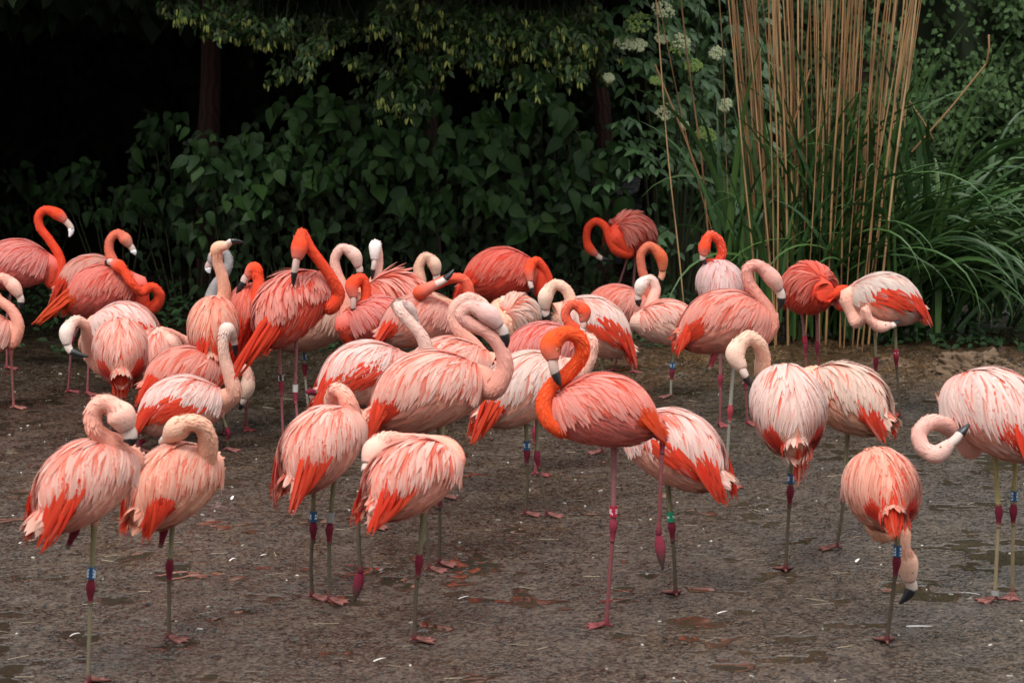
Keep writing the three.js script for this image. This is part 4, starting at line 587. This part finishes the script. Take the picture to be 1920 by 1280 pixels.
{ id: 29, label: 'white backed flamingo with orange neck knotted in front of the canes, facing away', pal: 'rosy', col: { pale: [0.82, 0.52, 0.48], pale2: [0.82, 0.6, 0.56], mix: 0.16 }, F: 797, c: [1352, 540], yaw: 100, pitch: 20, k: 0.95, neck: [[1340, 512, -0.15], [1330, 496, -0.12], [1345, 492, -0.1], [1354, 474, -0.09], [1347, 450, -0.08], [1331, 442, -0.06]], head: [1321, 463, -0.03], base: [1319, 480, -0.02], kink: [1319, 487, -0.02], tip: [1325, 496, -0.02], hk: 0.85, nk: 0.9, legs: [{ t: [1352, 600], k: [1351, 712], f: [1350, 797], toes: -60 }, { t: [1375, 600], k: [1398, 712], f: [1402, 795], toes: -40 }] },
{ id: 30, drU: 0.84, drape: 0.55, tailk: 1.2, label: 'large pink flamingo in profile, high S neck, black tipped bill, one foot drawn up', pal: 'mix', col: { neck: [0.72, 0.26, 0.19], neck2: [0.74, 0.34, 0.28], head: [0.74, 0.38, 0.31], leg: [0.32, 0.3, 0.25], tib: [0.34, 0.31, 0.25], belly: [0.7, 0.28, 0.2] }, F: 912, c: [1358, 605], yaw: 8, pitch: 6, k: 1.02, neck: [[1426, 636, 0], [1447, 610, 0], [1440, 580, 0], [1420, 552, 0], [1404, 528, 0], [1403, 505, 0], [1418, 497, 0]], head: [1449, 522, 0], base: [1461, 544, 0], kink: [1466, 560, 0], tip: [1461, 580, 0], legs: [{ t: [1378, 660], k: [1369, 772], f: [1364, 912], toes: -20 }, { t: [1350, 640, 0.06], k: [1338, 672, 0.06] }] },
{ id: 31, label: 'vivid red flamingo facing forward before the canes, bending its neck under its wing', pal: 'carib', F: 752, c: [1518, 543], yaw: 285, pitch: 6, k: 1.05, ruffle: 0.35, neck: [[1540, 555, 0.22], [1562, 551, 0.22], [1583, 544, 0.2], [1596, 551, 0.18], [1594, 568, 0.16]], head: [1578, 572, 0.15], base: [1565, 568, 0.14], kink: [1558, 568, 0.12], tip: [1550, 572, 0.08], hk: 0.9, legs: [{ t: [1503, 590], k: [1511, 650], f: [1513, 752], band: ['red', '', 0, 0.2] }, { t: [1532, 590], k: [1533, 650], f: [1537, 750] }] },
{ id: 32, tailk: 1.4, redU: 0.25, label: 'white plumed flamingo preening its belly with lowered head, red wing fringe, beside the reeds', pal: 'white', col: { pale: [0.78, 0.6, 0.52], pale2: [0.8, 0.66, 0.58], mix: 0.1, tail: [0.72, 0.5, 0.38] }, F: 783, c: [1660, 562], yaw: 186, pitch: 8, k: 1.0, scap: 0.72, neck: [[1600, 588, 0.06], [1606, 604, 0.1], [1620, 596, 0.17], [1624, 582, 0.2], [1630, 598, 0.2]], head: [1650, 612, 0.18], base: [1671, 610, 0.17], kink: [1678, 607, 0.16], tip: [1688, 600, 0.14], nk: 0.9, hk: 0.85, legs: [{ t: [1640, 605], k: [1643, 680], f: [1640, 783] }, { t: [1678, 605], k: [1681, 672], f: [1687, 781], band: ['red', 'J', 0, 0.14] }] },
{ id: 33, tailk: 1.2, redU: 0.75, drT: [0.1, 0.9], label: 'flamingo seen from behind with arched pale neck, round black bill tip beside its wing', pal: 'white', col: { pale: [0.83, 0.58, 0.48], head: [0.8, 0.53, 0.41], neck: [0.76, 0.44, 0.31], neck2: [0.78, 0.5, 0.37], mix: 0.26 }, dt: [-0.33, -0.24, 0.02], drapeL: 0, F: 1074, c: [1477, 765], yaw: 93, pitch: 22, k: 1.06, scap: 0.95, neck: [[1458, 725, -0.3], [1432, 695, -0.26], [1430, 665, -0.22], [1421, 643, -0.18], [1402, 634, -0.15]], head: [1379, 662, -0.12], base: [1392, 692, -0.1], kink: [1399, 706, -0.1], tip: [1408, 724, -0.1], legs: [{ t: [1487, 830], k: [1482, 925], f: [1473, 1072], band: ['blue', 'UI', 0, 0.25], toes: 90 }] },
{ id: 34, tailk: 1.5, label: 'fluffy pale flamingo asleep behind the one with arched neck, standing on one leg', pal: 'peach', col: { pale: [0.82, 0.54, 0.42], pale2: [0.85, 0.66, 0.56], mix: 0.2 }, F: 1030, c: [1588, 748], yaw: 140, pitch: 12, k: 0.96, ruffle: 0.35, neck: [[1520, 720, -0.2], [1515, 705, -0.25], [1530, 700, -0.25]], head: [1545, 712, -0.22], base: [1560, 722, -0.2], kink: [1568, 728, -0.2], tip: [1578, 735, -0.18], hk: 0.8, legs: [{ t: [1591, 810], k: [1583, 918], f: [1569, 1030], toes: 180 }], drape: 0.5 },
{ id: 35, tailk: 1.3, redU: 0.8, drU: 0.72, drT: [0, 0.6], dt: [-0.34, -0.14, 0.01], label: 'flamingo from behind lowering its head to the mud, black bill nearly touching', pal: 'peach', F: 1210, c: [1652, 918], yaw: 93, pitch: 4, k: 0.93, scap: 1.15, neck: [[1655, 995, -0.32], [1678, 988, -0.34], [1692, 1004, -0.32], [1693, 1026, -0.3]], head: [1702, 1056, -0.3], base: [1706, 1090, -0.3], kink: [1711, 1106, -0.3], tip: [1687, 1132, -0.3], legs: [{ t: [1686, 970], k: [1682, 1056], f: [1663, 1208], band: ['blue', 'LLC', 0, 0.22], toes: 90 }] },
{ id: 36, redU: 0.66, drape: 0.7, label: 'flamingo at the frame edge curling its pink neck to preen, two yellowish legs', pal: 'white', col: { pale: [0.83, 0.57, 0.49], mix: 0.3, neck: [0.76, 0.36, 0.29], neck2: [0.76, 0.45, 0.38], head: [0.76, 0.46, 0.39], leg: [0.34, 0.27, 0.16], tib: [0.42, 0.35, 0.15] }, F: 1124, c: [1870, 775], yaw: 128, pitch: 16, k: 1.08, drT: [0.2, 1.2], drU: 0.72, scap: 1.25, neck: [[1822, 838, -0.12], [1800, 816, -0.04], [1770, 797, 0.04], [1740, 794, 0.15], [1724, 814, 0.17], [1734, 842, 0.2]], head: [1758, 851, 0.22], base: [1785, 830, 0.23], kink: [1801, 812, 0.23], tip: [1818, 794, 0.22], nk: 1.05, hk: 0.9, legs: [{ t: [1864, 850], k: [1874, 962], f: [1866, 1126], band: ['grey', '', 'low'], toes: 200 }, { t: [1906, 850], k: [1901, 960], f: [1899, 1118], band: ['blue', 'LTU', 0, 0.24], toes: 250 }] },
{ id: 37, redU: 0.72, drU: 0.74, dt: [-0.34, -0.16, 0.05], label: 'vivid orange flamingo with looped neck and pale bill, one foot dangling', pal: 'rosy', col: { neck: [0.8, 0.078, 0.018], neck2: [0.82, 0.084, 0.018], head: [0.82, 0.088, 0.018], pale: [0.9, 0.235, 0.17], pale2: [0.93, 0.42, 0.35], mix: 0.45, coral: [0.85, 0.1, 0.04], belly: [0.66, 0.17, 0.14], red2: [0.92, 0.12, 0.028], red: [0.88, 0.08, 0.022] }, F: 1178, c: [1132, 772], yaw: 178, pitch: 2, k: 0.9, hang: 1.1, neck: [[1056, 800, 0.04], [1030, 785, 0.04], [1020, 755, 0.03], [1034, 725, 0.0], [1068, 697, -0.02], [1092, 662, 0.0], [1084, 632, 0.02], [1060, 625, 0.03]], head: [1033, 646, 0.06], base: [1037, 676, 0.08], kink: [1041, 700, 0.08], tip: [1052, 725, 0.08], legs: [{ t: [1152, 830], k: [1150, 988], f: [1137, 1176], band: ['red', 'JH', 0, 0.17], toes: 180 }, { t: [1190, 800, 0.06], k: [1243, 822, 0.06], fp: [1235, 1000, 0.05], toe: [1243, 1068, 0.05] }] },
{ id: 38, tailk: 1.9, redU: 0.3, label: 'pale flamingo with red wing edge and green leg band, behind the vivid orange one', pal: 'white', F: 1121, c: [1268, 842], yaw: 152, pitch: 18, k: 0.97, neck: [[1185, 800, -0.1], [1180, 775, -0.15], [1195, 765, -0.15]], head: [1212, 778, -0.12], base: [1225, 792, -0.1], kink: [1232, 800, -0.1], tip: [1240, 812, -0.08], legs: [{ t: [1250, 910], k: [1260, 990], f: [1267, 1120], band: ['green', 'Z', 0, 0.22], toes: 100 }] },
{ id: 39, label: 'cream striped flamingo with orange tail plumes and blue band, behind the vivid orange neck', pal: 'white', col: { pale: [0.84, 0.6, 0.47], tail: [0.7, 0.4, 0.3] }, F: 968, c: [985, 728], yaw: 12, pitch: 22, k: 1.05, scap: 1.1, drape: 1.3, neck: [[1076, 712, -0.1], [1095, 690, -0.1], [1108, 662, -0.1], [1108, 638, -0.1]], head: [1098, 640, -0.14], base: [1100, 664, -0.16], kink: [1098, 676, -0.16], tip: [1094, 692, -0.16], legs: [{ t: [986, 790], k: [988, 850], f: [985, 966], band: ['blue', '08', 0, 0.2], toes: -5 }, { t: [1008, 790], k: [1007, 858], f: [1027, 968], toes: -10 }] },
{ id: 40, tailk: 2.1, drU: 0.6, label: 'front flamingo nearest the corner, curled neck above its back, one leg with blue band', pal: 'chil', F: 1281, c: [158, 906], yaw: 46, pitch: 20, k: 0.9, neck: [[236, 865, -0.12], [215, 834, -0.06], [192, 820, -0.03], [176, 800, 0], [174, 775, 0], [185, 759, 0], [204, 757, 0]], head: [226, 779, 0], base: [238, 806, 0], kink: [243, 822, 0], tip: [246, 836, 0], nk: 1.05, hk: 1.22, legs: [{ t: [178, 985], k: [169, 1104], f: [165, 1281], band: ['blue', '06C', 0, 0.22], toes: 60 }, { t: [150, 975, 0.02], k: [138, 1000, 0.02] }], col: { leg: [0.27, 0.23, 0.15], tib: [0.28, 0.24, 0.13] } },
{ id: 41, label: 'front flamingo with its bill buried in its back, neck looped, red kneed single leg', pal: 'peach', col: { mix: 0.34 }, F: 1197, c: [325, 908], yaw: 54, pitch: 16, k: 0.93, neck: [[378, 872, -0.06], [387, 848, -0.02], [388, 820, 0.02], [377, 799, 0.05], [358, 792, 0.07]], head: [333, 803, 0.04], base: [315, 821, -0.02], kink: [307, 828, -0.07], tip: [301, 842, -0.12], nk: 1.1, hk: 1.1, legs: [{ t: [326, 970], k: [317, 1064], f: [316, 1197], toes: -20 }, { t: [312, 970, 0.03], k: [306, 998, 0.03] }], drape: 0.5, col: { leg: [0.17, 0.13, 0.09], tib: [0.27, 0.25, 0.15], mix: 0.34 } },
{ id: 42, drU: 0.6, label: 'flamingo turned away on two banded legs, short neck stub folded back, long red plume', pal: 'chil', F: 1126, c: [602, 838], yaw: 52, pitch: 24, k: 0.95, drape: 1.25, neck: [[660, 790, -0.18], [655, 762, -0.14], [644, 738, -0.14], [630, 730, -0.18]], head: [622, 752, -0.26], base: [625, 778, -0.3], kink: [628, 795, -0.3], tip: [630, 808, -0.3], hk: 0.8, legs: [{ t: [588, 890], k: [587, 992], f: [585, 1122], band: ['blue', '52', 0, 0.2], toes: -15 }, { t: [630, 885], k: [617, 995], f: [618, 1130], band: ['grey', '', 0, 0.2], toes: -15 }] },
{ id: 43, drU: 0.6, label: 'front flamingo with head hidden behind its shoulder, red wing tip, muddy foot lifted', pal: 'chil', hk: 1.1, F: 1204, c: [770, 897], yaw: 42, pitch: 14, k: 0.9, ruffle: 0.3, neck: [[850, 860, -0.18], [838, 838, -0.26], [800, 830, -0.28], [752, 826, -0.24], [722, 824, -0.18]], head: [702, 845, -0.1], base: [690, 872, -0.06], kink: [688, 884, -0.04], tip: [688, 898, 0.0], legs: [{ t: [796, 965], k: [785, 1056], f: [777, 1204], toes: 10 }, { t: [700, 930, -0.05], k: [673, 948, -0.03], fp: [676, 1072, -0.02], toe: [664, 1128, -0.02] }] },
];
for (const S of FLOCK) bird(S);


renderer.render(scene, camera);
